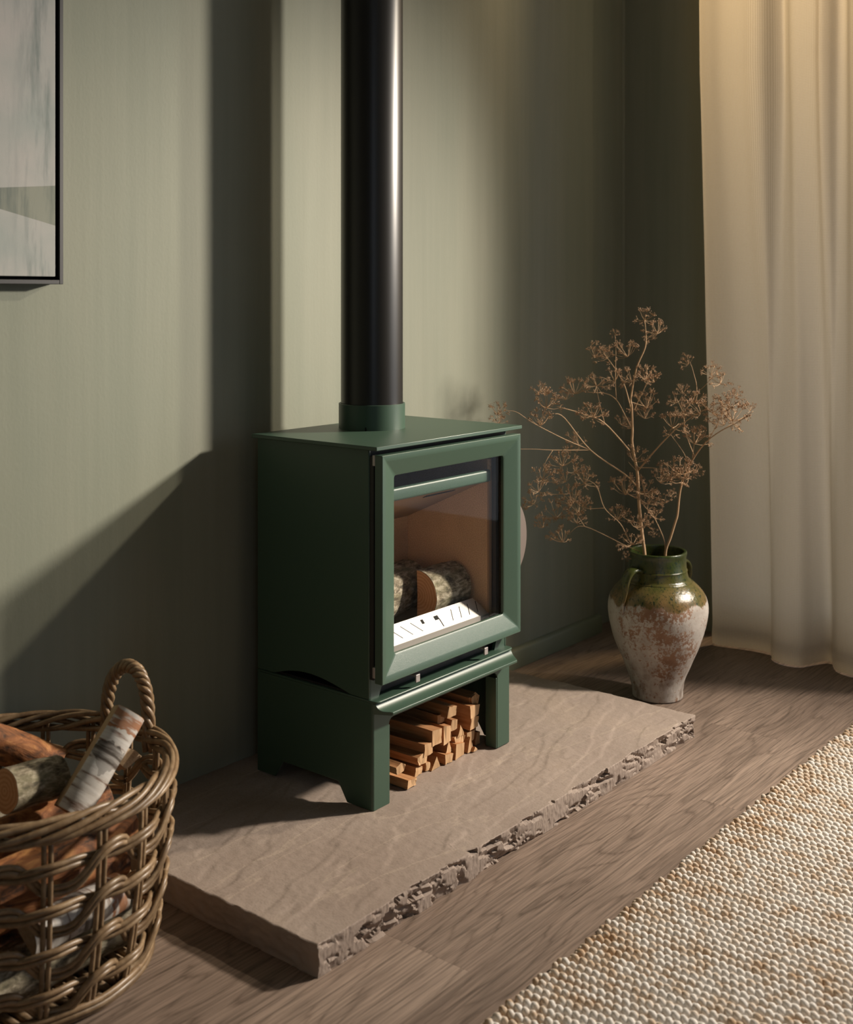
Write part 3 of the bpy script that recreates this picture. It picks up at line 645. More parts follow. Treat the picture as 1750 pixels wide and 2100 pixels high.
# ------------------------------------------------------------------ logs
def log(name, p0, p1, rad, a0, a1, bark, wood, seed, label, group=None, bend=.0, oval=1.0, cutm=None):
    """log from p0 to p1; cross-section is the sector a0..a1 degrees (full circle if 360). bark mesh is the thing, wood its part"""
    p0, p1 = Vector(p0), Vector(p1); ax = p1-p0; Ln = ax.length; q = ax.to_track_quat('Z', 'Y'); full = (a1-a0) >= 359
    rg = random.Random(seed); nA = 28 if full else max(8, int((a1-a0)/13)); nL = 22
    bm = bmesh.new(); rows = []
    for i in range(nL+1):
        t = i/nL; row = []
        off = Vector((bend*math.sin(math.pi*t), 0, 0))
        for k_ in range(nA if full else nA+1):
            a = math.radians(a0+(a1-a0)*k_/nA)
            rr = rad*(1+.055*fbm((math.cos(a)*1.6+seed, math.sin(a)*1.6, t*2.2), 3)+.018*noise.noise(Vector((math.cos(a)*9, math.sin(a)*9, t*24+seed))))
            row.append(bm.verts.new(Vector((rr*math.cos(a), rr*oval*math.sin(a), (t-.5)*Ln))+off))
        rows.append(row)
    m_ = len(rows[0])
    for A, B in zip(rows, rows[1:]):
        for k_ in range(m_ if full else m_-1): bm.faces.new((A[k_], A[(k_+1) % m_], B[(k_+1) % m_], B[k_]))
    ends = [[v.co.copy() for v in rows[0]], [v.co.copy() for v in rows[-1]]]; sides = [[r_[0].co.copy() for r_ in rows], [r_[-1].co.copy() for r_ in rows]]
    bmesh.ops.recalc_face_normals(bm, faces=bm.faces)
    me = bpy.data.meshes.new(name); bm.to_mesh(me); bm.free(); me.materials.append(bark)
    for p in me.polygons: p.use_smooth = True
    o = bpy.data.objects.new(name, me); COL.objects.link(o); o.location = (p0+p1)/2; o.rotation_mode = 'QUATERNION'; o.rotation_quaternion = q
    tag(o, label, 'log', group)
    for e, z in ((ends[0], -Ln/2), (ends[1], Ln/2)):
        bm = bmesh.new(); off = Vector((0, 0, z+(.0006 if z > 0 else -.0006)))
        c0 = bm.verts.new(off); vs = [bm.verts.new(Vector((p.x*.985, p.y*.985, off.z+rg.uniform(-.0005, .0005)))) for p in e]
        vb = [bm.verts.new(Vector((p.x*.985, p.y*.985, off.z*.985))) for p in e]
        mm = len(vs)
        for k_ in range(mm if full else mm-1): bm.faces.new((c0, vs[k_], vs[(k_+1) % mm])); bm.faces.new((vs[k_], vb[k_], vb[(k_+1) % mm], vs[(k_+1) % mm]))
        if not full and (a1-a0) > 185: bm.faces.new((c0, vs[-1], vs[0]))
        me2 = bpy.data.meshes.new('cut_end'); bmesh.ops.recalc_face_normals(bm, faces=bm.faces); bm.to_mesh(me2); bm.free(); me2.materials.append(cutm or M['cut'])
        c = bpy.data.objects.new('cut_end', me2); COL.objects.link(c); c.parent = o
    if not full:
        bm = bmesh.new(); nL2 = len(sides[0])
        cen = [Vector((0, 0, p.z))+Vector((.0035*noise.noise(Vector((i*.5, seed, 1))), .0035*noise.noise(Vector((i*.5, 3, seed))), 0)) for i, p in enumerate(sides[0])]
        if a1-a0 > 185: cen = [(p+q_)*.5+(c-Vector((0, 0, c.z)))*.3 for p, q_, c in zip(sides[0], sides[1], cen)]
        g = [[bm.verts.new(p) for p in sides[0]], [bm.verts.new(p*.5+c*.5+Vector((0, 0, 0))) for p, c in zip(sides[0], cen)], [bm.verts.new(p) for p in cen], [bm.verts.new(p*.5+c*.5) for p, c in zip(sides[1], cen)], [bm.verts.new(p) for p in sides[1]]]
        for A, B in zip(g, g[1:]):
            for i in range(nL2-1): bm.faces.new((A[i], A[i+1], B[i+1], B[i]))
        bmesh.ops.recalc_face_normals(bm, faces=bm.faces)
        me3 = bpy.data.meshes.new('split_face'); bm.to_mesh(me3); bm.free(); me3.materials.append(wood)
        s2 = bpy.data.objects.new('split_face', me3); COL.objects.link(s2); s2.parent = o
    return o
# in the firebox
log('half_log', (2.035, 1.667, .404), (2.158, 1.667, .404), .0565, 88, 272, M['lichen'], M['wood'], 3, 'split half log with a sawn orange end behind the stove glass')
log('round_log', (1.83, 1.700, .403), (2.10, 1.748, .405), .0555, 0, 360, M['lichen'], M['wood'], 8, 'round lichen-covered log lying behind the stove glass')

# ------------------------------------------------------------------ kindling in the log store
KIN = [ # end-face centre in the photograph, width, height in px, y of the end
 (845, 1606, 22, 15, 1.556, 4), (822, 1575, 20, 18, 1.575, 5), (857, 1582, 20, 18, 1.584, 4), (878, 1571, 12, 17, 1.584, 4), (894, 1567, 22, 21, 1.578, 3), (921, 1557, 22, 19, 1.575, 4),
 (943, 1541, 26, 30, 1.576, 4), (965, 1529, 15, 30, 1.577, 3), (975, 1540, 12, 9, 1.570, 3), (867, 1556, 22, 20, 1.577, 5), (878, 1537, 24, 23, 1.576, 4), (920, 1532, 18, 24, 1.583, 3), (897, 1511, 25, 30, 1.575, 4),
 (917, 1506, 20, 36, 1.577, 4), (931, 1486, 18, 22, 1.582, 4), (946, 1499, 18, 22, 1.580, 3), (943, 1514, 26, 20, 1.583, 5), (966, 1510, 21, 20, 1.583, 4), (980, 1516, 12, 26, 1.590, 4), (927, 1459, 24, 22, 1.580, 4),
 (974, 1457, 26, 26, 1.578, 4), (973, 1481, 24, 26, 1.580, 4), (973, 1434, 17, 20, 1.588, 5), (987, 1488, 20, 28, 1.600, 4), (992, 1512, 20, 24, 1.604, 3), (998, 1459, 20, 20, 1.600, 5), (1003, 1438, 24, 16, 1.596, 4), (1007, 1418, 27, 26, 1.592, 5),
 (905, 1474, 20, 18, 1.600, 4)]
rg = random.Random(21); KSTICKS = {}
MP = 2.62/FPX
for i, (u, v, w, h, ye_, ns) in enumerate(KIN):
    c = ony(u, v, ye_); hw, hh = w*MP*.48/.72, h*MP*.52
    c.z = max(c.z, ZH+hh*.96+.0006); c.x = min(max(c.x, 1.800+hw), 2.163-hw)
    Ln = rg.uniform(.165, .20); Ln = min(Ln, 1.862-ye_)
    if ns == 3: pts = [(-hw, -hh), (hw, -hh*.95), (rg.uniform(-.4, .4)*hw, hh)]
    elif ns == 4: pts = [(-hw*rg.uniform(.8, 1), -hh), (hw*rg.uniform(.7, 1), -hh*rg.uniform(.8, 1)), (hw, hh*rg.uniform(.6, .9)), (-hw*rg.uniform(.5, .9), hh)]
    else: pts = [(-hw*.8, -hh), (hw*.8, -hh), (hw, hh*.2), (hw*.2, hh), (-hw, hh*.5)]
    bm = bmesh.new(); nS = 9; rows = []; n = len(pts)
    P = []
    for a, b_ in zip(pts, pts[1:]+pts[:1]):
        for q in range(3): P.append((a[0]+(b_[0]-a[0])*q/3, a[1]+(b_[1]-a[1])*q/3))
    for s_ in range(nS+1):
        t = s_/nS; rows.append([bm.verts.new((p[0]*(1-.06*t)+.0014*noise.noise(Vector((p[0]*300+i, p[1]*300, t*3))), t*Ln+(.003*noise.noise(Vector((p[0]*190, p[1]*190, i*1.7))) if s_ == 0 else 0), p[1]*(1-.05*t)+.0014*noise.noise(Vector((p[1]*300+i, p[0]*300, t*3+9))))) for p in P])
    for A, B in zip(rows, rows[1:]):
        for k_ in range(len(P)): bm.faces.new((A[k_], A[(k_+1) % len(P)], B[(k_+1) % len(P)], B[k_]))
    f1 = bm.faces.new(rows[0][::-1]); f2 = bm.faces.new(rows[-1]); f1.material_index = f2.material_index = 1
    bmesh.ops.triangulate(bm, faces=[f1, f2])
    o = fin(bm, 'kindling_stick', [M['kind'], M['kindend']], None, False)
    lowest = min(vv.co.z for vv in o.data.vertices)
    o.location = (c.x, ye_, max(c.z, ZH-lowest+.0008)); o.rotation_euler = (rg.uniform(-.008, .008), rg.uniform(-.05, .05) if i else .02, rg.uniform(-.03, .03))
    shape = {3: 'wedge-shaped', 4: 'square-cut', 5: 'blunt many-sided'}[ns]
    zc = o.location.z; layer = 'bottom' if zc < ZH+.022 else ('top' if zc > ZH+.112 else ('upper' if zc > ZH+.075 else 'middle'))
    if i == 0: tag(o, 'loose split kindling stick lying on the stone beside the stove leg', 'kindling')
    else: KSTICKS.setdefault(layer, []).append((c.x, shape, o))
ORD = ['first', 'second', 'third', 'fourth', 'fifth', 'sixth', 'seventh', 'eighth', 'ninth', 'tenth', 'eleventh', 'twelfth', 'thirteenth', 'fourteenth']
for layer, lst in KSTICKS.items():
    for n_, (x_, shape, o) in enumerate(sorted(lst, key=lambda q: q[0])):
        tag(o, '%s kindling stick, %s from the basket-side stove leg in the %s layer' % (shape, ORD[n_], layer), 'kindling', 'kindling stacked in the log store')

# ------------------------------------------------------------------ framed painting
fr0 = ony(130, 583, WY-.040); fx, fz = fr0.x, fr0.z
FWD, FHT = .62, .92; pic = thing('framed_painting', (fx-FWD/2, WY-.001, fz), 'abstract grey painting in a thin charcoal floating frame on the green wall', 'painting')
y0, y1 = WY-.040, WY-.001
for lo, hi in (((fx-.008, fz), (fx, fz+FHT)), ((fx-FWD, fz), (fx-FWD+.008, fz+FHT)), ((fx-FWD+.008, fz), (fx-.008, fz+.008)), ((fx-FWD+.008, fz+FHT-.008), (fx-.008, fz+FHT))):
    boxo('frame_bar', (lo[0], y0, lo[1]), (hi[0], y1, hi[1]), M['frame'], pic, bevel=.0008)
boxo('backing', (fx-FWD+.008, y0+.022, fz+.008), (fx-.008, y1, fz+FHT-.008), M['gap'], pic)
ins = .008+.006
boxo('canvas', (fx-FWD+ins, y0+.004, fz+ins), (fx-ins, y0+.0218, fz+FHT-ins), M['canvas'], pic, bevel=.0015, origin=(fx-ins, y0, fz+ins))

# ------------------------------------------------------------------ curtain
rod_y0, rod_y1 = 1.03, 1.64
# plan of the folds (x towards the room is smaller), measured along the hem
HEM = [(3.374, 1.597), (3.368, 1.578), (3.376, 1.540), (3.388, 1.480), (3.388, 1.430), (3.378, 1.405), (3.352, 1.398), (3.330, 1.380), (3.318, 1.345), (3.328, 1.305), (3.372, 1.282), (3.408, 1.262), (3.414, 1.243), (3.385, 1.228), (3.350, 1.205), (3.332, 1.170), (3.330, 1.135), (3.350, 1.100), (3.385, 1.070), (3.395, 1.045), (3.350, 1.020), (3.330, .985), (3.345, .945), (3.365, .890), (3.350, .838)]
TOP = [(3.360, 1.634), (3.357, 1.624), (3.360, 1.600), (3.370, 1.560), (3.362, 1.505), (3.342, 1.462), (3.350, 1.430), (3.395, 1.405), (3.412, 1.388), (3.395, 1.370), (3.360, 1.345), (3.352, 1.310), (3.345, 1.270), (3.328, 1.248), (3.350, 1.232), (3.398, 1.222), (3.405, 1.200), (3.372, 1.175), (3.350, 1.130), (3.345, 1.095), (3.395, 1.070), (3.390, 1.045), (3.345, 1.015), (3.335, .980), (3.350, .940), (3.365, .890), (3.350, .840)]
def crom(P, n):
    out = []; m_ = len(P)-1
    for i in range(n+1):
        f = i/n*m_; k_ = min(int(f), m_-1); t = f-k_
        p = [Vector(P[max(0, min(m_, k_+d))]) for d in (-1, 0, 1, 2)]
        out.append(.5*((2*p[1])+(p[2]-p[0])*t+(2*p[0]-5*p[1]+4*p[2]-p[3])*t*t+(3*p[1]-p[0]-3*p[2]+p[3])*t**3))
    return out
NU, NVc = 200, 150
hem_c, top_c = crom(HEM, NU), crom(TOP, NU)
bm = bmesh.new(); uvl = bm.loops.layers.uv.new('UVMap'); G = []; UVS = {}
ZC = 2.44
s_acc = [0]
for i in range(NU): s_acc.append(s_acc[-1]+(hem_c[i+1]-hem_c[i]).length)
for j in range(NVc+1):
    t = j/NVc; z = .005+t*(ZC-.005); w_ = min(1, (z/1.75))**1.2; row = []
    for i in range(NU+1):
        p = hem_c[i]*(1-w_)+top_c[i]*w_
        zz = z; e = 0
        if z < .06:                                  # heavy hem bells slightly
            e = -.006*math.sin(math.pi*min(1, z/.06))
            zz = z+.004*noise.noise(Vector((i*.05, 2, 0)))
        x = p.x+e+.006*noise.noise(Vector((i*.035, z*2.2, 5)))*(1-.3*t)
        y = p.y+.004*noise.noise(Vector((i*.03, z*1.6, 9)))
        if i == 0: pass
        vv = bm.verts.new((x, y, zz)); UVS[vv] = (s_acc[i]*8, z*8); row.append(vv)
    G.append(row)
for j in range(NVc):
    for i in range(NU):
        f = bm.faces.new((G[j][i], G[j][i+1], G[j+1][i+1], G[j+1][i]))
        for l in f.loops: l[uvl].uv = UVS[l.vert]
cu = fin(bm, 'curtain', M['curtain'], None, True, origin=(3.36, 1.33, 0)); tag(cu, 'floor-length oatmeal linen curtain hanging in soft folds', 'curtain')
bm = bmesh.new(); tube(bm, [(3.362, .80, 2.46), (3.362, 1.66, 2.46)], .012, 12); rod = fin(bm, 'curtain_rod', M['black'], None, True, origin=(3.362, 1.3, 2.46)); tag(rod, 'black metal curtain rod above the linen curtain', 'rod')
for y in (.815, 1.655):
    bm = bmesh.new(); tube(bm, [(3.362, y, 2.46), (RX+.002, y, 2.50)], .007, 8); fin(bm, 'bracket', M['black'], rod)

# ------------------------------------------------------------------ terracotta vase
vb = onz(1349, 1427, 0); VX, VY = vb.x, vb.y; VD = (vb-CAM).dot(FW)
prof = [(.0, .001), (.060, .001), (.0655, .0025), (.0665, .006), (.0672, .0208), (.0735, .0514), (.0920, .0985), (.1118, .1457), (.1255, .1926), (.1305, .222), (.1314, .240), (.1298, .256), (.1235, .275), (.1110, .2925), (.0945, .3080), (.0905, .3098), (.0890, .3125), (.0835, .3185), (.0800, .3300), (.0788, .3375), (.0800, .3398), (.0775, .3425), (.0762, .3550), (.0758, .3716), (.0772, .3800), (.0772, .3850), (.0755, .3880), (.0715, .3880), (.0690, .3850), (.0688, .3600), (.0720, .3300), (.1020, .2850), (.120, .240), (.112, .17), (.075, .06), (.055, .012), (.0, .010)]
def dens(P, k_=4):
    out = []
    for a, b_ in zip(P, P[1:]):
        m_ = max(1, int(math.hypot(b_[0]-a[0], b_[1]-a[1])/.005))
        for q in range(m_): out.append((a[0]+(b_[0]-a[0])*q/m_, a[1]+(b_[1]-a[1])*q/m_))
    out.append(P[-1]); return out
pr = crom(prof[1:-1], 190); pr = [(max(.0001, p.x), p.y) for p in pr]
pr = [(.0001, .001)]+pr+[(.0001, .010)]
bm = bmesh.new(); rings = lathe(bm, pr, (VX, VY, 0), 96)
for v_ in bm.verts:
    d_ = Vector((v_.co.x-VX, v_.co.y-VY, 0)); n_ = .0016*fbm((d_.x*14, d_.y*14, v_.co.z*12), 2)
    if d_.length > .01: v_.co += d_.normalized()*n_
vase = fin(bm, 'terracotta_jar', M['vase'], None, True, origin=(VX, VY, 0)); tag(vase, 'old terracotta jar with green glazed neck and worn whitewash holding dried stems', 'vase')
azc = math.atan2(-vb.y, -vb.x)             # towards the camera
for da in (-42, 138):
    az = azc+math.radians(da); d_ = Vector((math.cos(az), math.sin(az), 0)); bm = bmesh.new(); tn = Vector((-d_.y, d_.x, 0))
    P = [(.072, .342, .020), (.090, .349, .0195), (.107, .345, .018), (.119, .331, .016), (.1235, .313, .0132), (.1235, .296, .0092), (.1270, .280, .0068), (.1320, .262, .0045), (.1335, .245, .0028), (.1325, .232, .001)]
    C_ = crom([(a, b_) for a, b_, c in P], 40); wd = crom([(c, 0) for a, b_, c in P], 40); ring = []
    for i_, (p, w_) in enumerate(zip(C_, wd)):
        nx_ = C_[min(i_+1, 40)]-C_[max(i_-1, 0)]; nx_ = Vector((nx_.y, -nx_.x)).normalized()*-1
        cc = Vector((VX, VY, 0))+d_*p.x+Vector((0, 0, p.y)); on = d_*nx_.x+Vector((0, 0, nx_.y))
        ring.append([bm.verts.new(cc+tn*(w_.x*math.cos(a))+on*(max(.0012, w_.x*.42)*math.sin(a))) for a in [2*math.pi*k_/10 for k_ in range(10)]])
    for A, B in zip(ring, ring[1:]):
        for k_ in range(10): bm.faces.new((A[k_], A[(k_+1) % 10], B[(k_+1) % 10], B[k_]))
    bm.faces.new(ring[0][::-1]); bm.faces.new(ring[-1])
    fin(bm, 'handle', M['vase'], vase, True)

# ------------------------------------------------------------------ dried umbel stems
def zp(u, v, dz=0): return atd(1060+u/2.442, 620+v/2.442, VD+dz)
def umbel_mesh(seed):
    rg = random.Random(seed); bm = bmesh.new(); nr = rg.randint(12, 16)
    for i in range(nr):
        a = 2.4*i; el = math.radians(rg.uniform(-12, 80)); L_ = rg.uniform(.6, 1.0)*.030
        d_ = Vector((math.cos(a)*math.cos(el), math.sin(a)*math.cos(el), math.sin(el))); e = d_*L_+Vector((0, 0, .004))
        tube(bm, [(0, 0, 0), d_*L_*.55, e], [.0005, .00042, .00035], 3, False)
        for q in range(rg.randint(9, 13)):
            dd = (d_+Vector((rg.uniform(-1, 1), rg.uniform(-1, 1), rg.uniform(-.8, 1)))*.85).normalized(); tip = e+dd*rg.uniform(.0035, .0105)
            tube(bm, [e, tip], .00026, 3, False)
            s_ = rg.uniform(.0010, .0016); dz = dd.orthogonal().normalized(); dw = dd.cross(dz)
            top = bm.verts.new(tip+dd*s_*1.5); bot = bm.verts.new(tip-dd*s_*.6); mid = [bm.verts.new(tip+dz*(s_*x)+dw*(s_*y)) for x, y in ((1, 0), (0, 1), (-1, 0), (0, -1))]
            for k_ in range(4):
                for pole in (top, bot):
                    f = bm.faces.new((pole, mid[k_], mid[(k_+1) % 4])); f.material_index = 1
    bmesh.ops.recalc_face_normals(bm, faces=bm.faces)
    me = bpy.data.meshes.new('umbel'); bm.to_mesh(me); bm.free(); me.materials.append(M['stalk']); me.materials.append(M['seed']); return me
UM = [umbel_mesh(s_) for s_ in range(5)]
urg = random.Random(5)
def stem(label, main, branches, umbels):
    m0 = [zp(*p) for p in main[0]]; root = thing('dried_flower_stem', m0[0], label, 'dried flower', None)
    def cur(pts, r0, r1, name):
        P = [zp(*p) for p in pts]; n = len(P); m_ = (n-1)*5
        C_ = []
        for i in range(m_+1):
            f = i/m_*(n-1); k_ = min(int(f), n-2); t = f-k_; q = [P[max(0, min(n-1, k_+d))] for d in (-1, 0, 1, 2)]
            C_.append(.5*((2*q[1])+(q[2]-q[0])*t+(2*q[0]-5*q[1]+4*q[2]-q[3])*t*t+(3*q[1]-q[0]-3*q[2]+q[3])*t**3))
        bm = bmesh.new(); tube(bm, C_, [(r0+(r1-r0)*i/m_)*(.86 if r0 < .003 else 1) for i in range(m_+1)], 7); return fin(bm, name, M['stalk'], root, True)
    cur(main[0], main[1], main[2], 'stalk')
    for pts, r0, r1 in branches: cur(pts, r0, r1, 'branch')
    for u, v, dz, sc in umbels:
        o = bpy.data.objects.new('umbel', UM[urg.randrange(5)]); COL.objects.link(o); o.parent = root
        p = zp(u, v, dz); o.location = p-m0[0]-Vector((0, 0, .012*sc)); s_ = sc; o.scale = (s_, s_, s_)
        o.rotation_euler = (urg.uniform(-.7, .7), urg.uniform(-.7, .7), urg.uniform(0, 6.28))
    return root
stem('tall dried umbel stem with the thickest stalk in the terracotta jar',
    ([(652, 1420, 0), (640, 1258, 0), (627, 1150, 0), (612, 1000, 0), (605, 860, 0), (590, 780, .0), (578, 700, 0), (580, 640, 0), (576, 520, -.01), (572, 480, -.01), (600, 330, -.02), (645, 220, -.03), (645, 130, -.03), (640, 92, -.03)], .0052, .0012),
    [([(578, 560, 0), (545, 430, .02), (510, 360, .03), (470, 300, .04), (430, 250, .05)], .0018, .0009), ([(590, 540, 0), (606, 500, 0), (640, 430, -.02), (660, 380, -.02)], .0015, .0008),
     ([(580, 640, 0), (535, 550, .01), (500, 490, .02), (450, 458, .04), (350, 450, .06)], .0016, .0008), ([(500, 490, .02), (495, 400, .02), (497, 250, .02), (493, 165, .02)], .001, .0006),
     ([(645, 190, -.03), (680, 160, -.03), (705, 145, -.04)], .001, .0006), ([(568, 745, 0), (440, 605, -.03), (340, 560, -.05), (200, 522, -.07)], .0024, .001), ([(440, 605, -.03), (410, 480, -.04), (400, 420, -.05)], .001, .0006),
     ([(600, 920, 0), (540, 860, -.02), (370, 740, -.06), (240, 580, -.09), (190, 558, -.1)], .0026, .001), ([(370, 740, -.06), (250, 690, -.08), (130, 630, -.1), (60, 590, -.11), (0, 550, -.12), (-60, 540, -.12)], .0014, .0006),
     ([(365, 740, -.06), (180, 740, -.09), (80, 735, -.1), (-10, 735, -.11)], .0012, .0005), ([(180, 742, -.09), (145, 800, -.1), (130, 850, -.1)], .0009, .0006),
     ([(606, 845, 0), (700, 735, -.02), (800, 632, -.05), (900, 560, -.07), (960, 532, -.08)], .0026, .001), ([(560, 1190, 0), (520, 1110, .03), (440, 1030, .05), (400, 920, .06), (330, 880, .07)], .0014, .0008),
     ([(440, 1030, .05), (340, 1030, .06), (280, 980, .07)], .001, .0006), ([(620, 1250, 0), (540, 1215, .02), (340, 1122, .03), (270, 1152, .03)], .0013, .0006), ([(340, 1122, .03), (300, 1060, .04)], .0009, .0006),
     ([(612, 985, 0), (560, 960, -.02), (540, 930, -.03)], .0012, .0008), ([(612, 960, 0), (660, 970, -.02), (740, 990, -.03)], .0011, .0006), ([(605, 850, 0), (560, 800, -.02)], .001, .0006), ([(606, 830, 0), (690, 830, -.02), (760, 850, -.03)], .0011, .0007), ([(576, 500, 0), (640, 520, .06)], .001, .0006), ([(250, 960, .06), (150, 965, .06), (60, 980, .06)], .0009, .0005),
     ([(625, 1110, 0), (560, 1090, -.02), (510, 1060, -.03)], .001, .0006)],
    [(640, 68, -.03, 1.0), (705, 132, -.04, 1.1), (493, 150, .02, .45), (395, 250, .05, 1.15), (450, 262, .05, 1.0), (555, 245, .0, 1.25), (490, 372, .03, 1.1), (575, 372, -.01, 1.1), (650, 360, -.02, 1.15), (690, 380, -.03, .9), (290, 430, .06, 1.3), (245, 470, .05, .8), (400, 395, -.05, 1.0),
     (150, 495, -.07, 1.5), (120, 590, -.1, 1.2), (385, 545, -.06, 1.3), (345, 560, -.05, .8), (120, 430, -.08, .8), (650, 500, .06, 1.4), (640, 560, .08, 1.0), (530, 600, .08, .8), (310, 690, .05, 1.1), (560, 620, .09, .6),
     (230, 790, -.08, 1.3), (290, 830, -.07, 1.0), (130, 860, -.1, 1.25), (110, 925, -.1, 1.0), (340, 880, .07, 1.3), (280, 975, .07, 1.5), (310, 1030, .04, 1.1), (200, 1050, .05, 1.3), (85, 985, .06, 1.1), (130, 1110, .06, .9), (230, 1175, .03, 1.2), (300, 1085, .04, .9),
     (590, 770, -.03, 1.2), (545, 930, -.04, 1.5), (640, 930, -.04, 1.3), (660, 985, -.03, 1.1), (735, 990, -.03, .7), (510, 1060, -.03, 1.2), (600, 1105, -.03, 1.1), (575, 1190, -.03, 1.1), (545, 1270, -.02, .5), (770, 860, -.04, 1.6), (720, 880, -.04, 1.1), (920, 530, -.08, 1.3), (980, 525, -.09, 1.2), (895, 480, -.08, 1.0), (-95, 540, -.12, .9), (-90, 590, -.12, .8), (330, 1000, .06, .9), (245, 880, .03, .9)])
stem('dried umbel stem that leans out of the jar in front of the curtain',
    ([(748, 1420, .0), (745, 1258, 0), (770, 1180, 0), (795, 1100, 0), (806, 1060, 0), (820, 940, 0), (850, 850, -.01), (900, 760, -.02), (960, 690, -.04), (1030, 640, -.06), (1110, 600, -.08), (1185, 545, -.09)], .0038, .0008),
    [([(890, 770, -.02), (845, 650, -.01), (835, 560, 0), (800, 480, .0)], .0014, .0007), ([(860, 830, -.01), (840, 760, -.02), (770, 660, -.02)], .001, .0006), ([(830, 560, 0), (900, 450, .0), (885, 350, .01), (868, 300, .01)], .0012, .0006), ([(880, 470, 0), (940, 420, -.02), (985, 370, -.03)], .001, .0006),
     ([(960, 690, -.04), (1010, 600, -.06), (1050, 500, -.07), (1060, 440, -.08)], .0012, .0006), ([(1000, 660, -.05), (1060, 620, -.04), (1110, 590, -.03)], .001, .0006), ([(850, 850, -.01), (880, 855, -.03), (900, 840, -.04)], .001, .0005), ([(880, 780, -.02), (890, 700, -.03), (890, 680, -.03)], .001, .0006)],
    [(1080, 560, -.08, 1.6), (1040, 590, -.06, 1.1), (1060, 500, -.08, 1.2), (1095, 460, -.08, .8), (890, 680, -.03, 1.3), (925, 655, -.03, .9), (780, 600, .0, 1.3), (830, 545, .0, .9), (860, 292, .01, .8), (975, 340, -.03, 1.0), (1020, 385, -.03, 1.0), (830, 440, .01, .7), (795, 485, .0, .8), (820, 830, -.03, 1.4), (860, 860, -.03, 1.1), (900, 835, -.04, .6), (1170, 530, -.09, .6), (1110, 610, -.05, .7), (770, 960, -.02, .6), (1000, 540, -.07, 1.0)])
stem('short thin dried stem curving low over the rim of the jar',
    ([(735, 1400, 0), (744, 1258, 0), (738, 1190, 0), (710, 1120, 0), (690, 1080, 0), (665, 1030, 0)], .0020, .0007),
    [([(690, 1080, 0), (700, 1060, .01), (705, 1050, .01)], .0008, .0005)], [(690, 1060, 0, .8), (655, 1020, 0, .8), (690, 1150, .01, .5), (650, 1100, 0, .7)])

# ------------------------------------------------------------------ rattan log basket
BD = 1.895; bc = atd(40, 1950, BD); BX, BY = bc.x, bc.y; BR0, BR1, BH = .196, .236, .312
bas = thing('log_basket', (BX, BY, 0), 'open-weave rattan basket full of logs beside the hearth', 'basket')
def brad(z): return BR0+(BR1-BR0)*math.sin(min(1, max(0, z/BH))*math.pi/2)**.8
def bp(a, z, off=0.): r_ = brad(z)+off; return Vector((BX+r_*math.cos(a), BY+r_*math.sin(a), z))
NS = 18; cr = .0044
for s_ in range(NS):
    a = 2*math.pi*(s_+.35)/NS
    for da in (-.0205, .0205):
        bm = bmesh.new(); tube(bm, [bp(a+da, .006+(BH-.012)*i/10, 0) for i in range(11)], cr*.95, 6); fin(bm, 'stake', M['cane'], bas, True)
brg = random.Random(9)
LV = [.052, .117, .182, .245]
SUB = 8
for li, z0 in enumerate(LV):
    for ph in (0, 1):
        for tw in (-1, 1):
            bm = bmesh.new(); pts = []; T = NS*SUB
            for i in range(T):
                a = 2*math.pi*(i/T)+.35*2*math.pi/NS
                w_ = math.cos(math.pi*i/SUB+math.pi*ph)           # +1 outside a stake, -1 inside
                rise = math.sin(math.pi*i/SUB*.5+math.pi*ph*.5+li*.8)   # slow rise and fall makes the pairs cross
                sw = math.tanh(1.3*math.sin(math.pi*i/SUB+math.pi*ph+.9))/math.tanh(1.3)
                z = z0+(.0045 if ph == 0 else .0245)*sw+(.006 if ph == 0 else -.006)+tw*.0046+.0012*noise.noise(Vector((a*6, li*3+ph, tw)))
                pts.append(bp(a, z, .0088*w_+.001*noise.noise(Vector((a*9, ph, li)))))
            tube(bm, pts, cr*brg.uniform(.92, 1.1), 6, False, True); fin(bm, 'weaver', M['cane'], bas, True)
# rim: braided canes
for q in range(6):
    bm = bmesh.new(); T = NS*7; pts = []
    for i in range(T):
        a = 2*math.pi*i/T; ph = a*NS/2.0*.5*2/3*2+q*math.pi/3
        ph = a*4+q*math.pi/3+.5*noise.noise(Vector((math.cos(a)*2, math.sin(a)*2, q)))
        pts.append(bp(a, BH-.005+.0145*math.sin(ph)+.002*noise.noise(Vector((a*3, q, 1))), .0092*math.cos(ph)))
    tube(bm, pts, cr*1.12, 6, False, True); fin(bm, 'rim_cane', M['cane'], bas, True)
for zb, of in ((.0055, .002), (.0055, -.007), (.014, .006), (.022, .003)):
    bm = bmesh.new(); tube(bm, [bp(2*math.pi*i/90, zb+.001*math.sin(i*.9), of) for i in range(90)], cr*1.15, 6, False, True); fin(bm, 'base_cane', M['cane'], bas, True)
bm = bmesh.new(); 
for i in range(-9, 10):
    x = i*.02; h_ = math.sqrt(max(0, (BR0-.004)**2-x*x)); tube(bm, [(BX+x, BY-h_, .0075), (BX+x, BY+h_, .0075)], .0070, 6)
fin(bm, 'base_weave', M['cane'], bas, True)
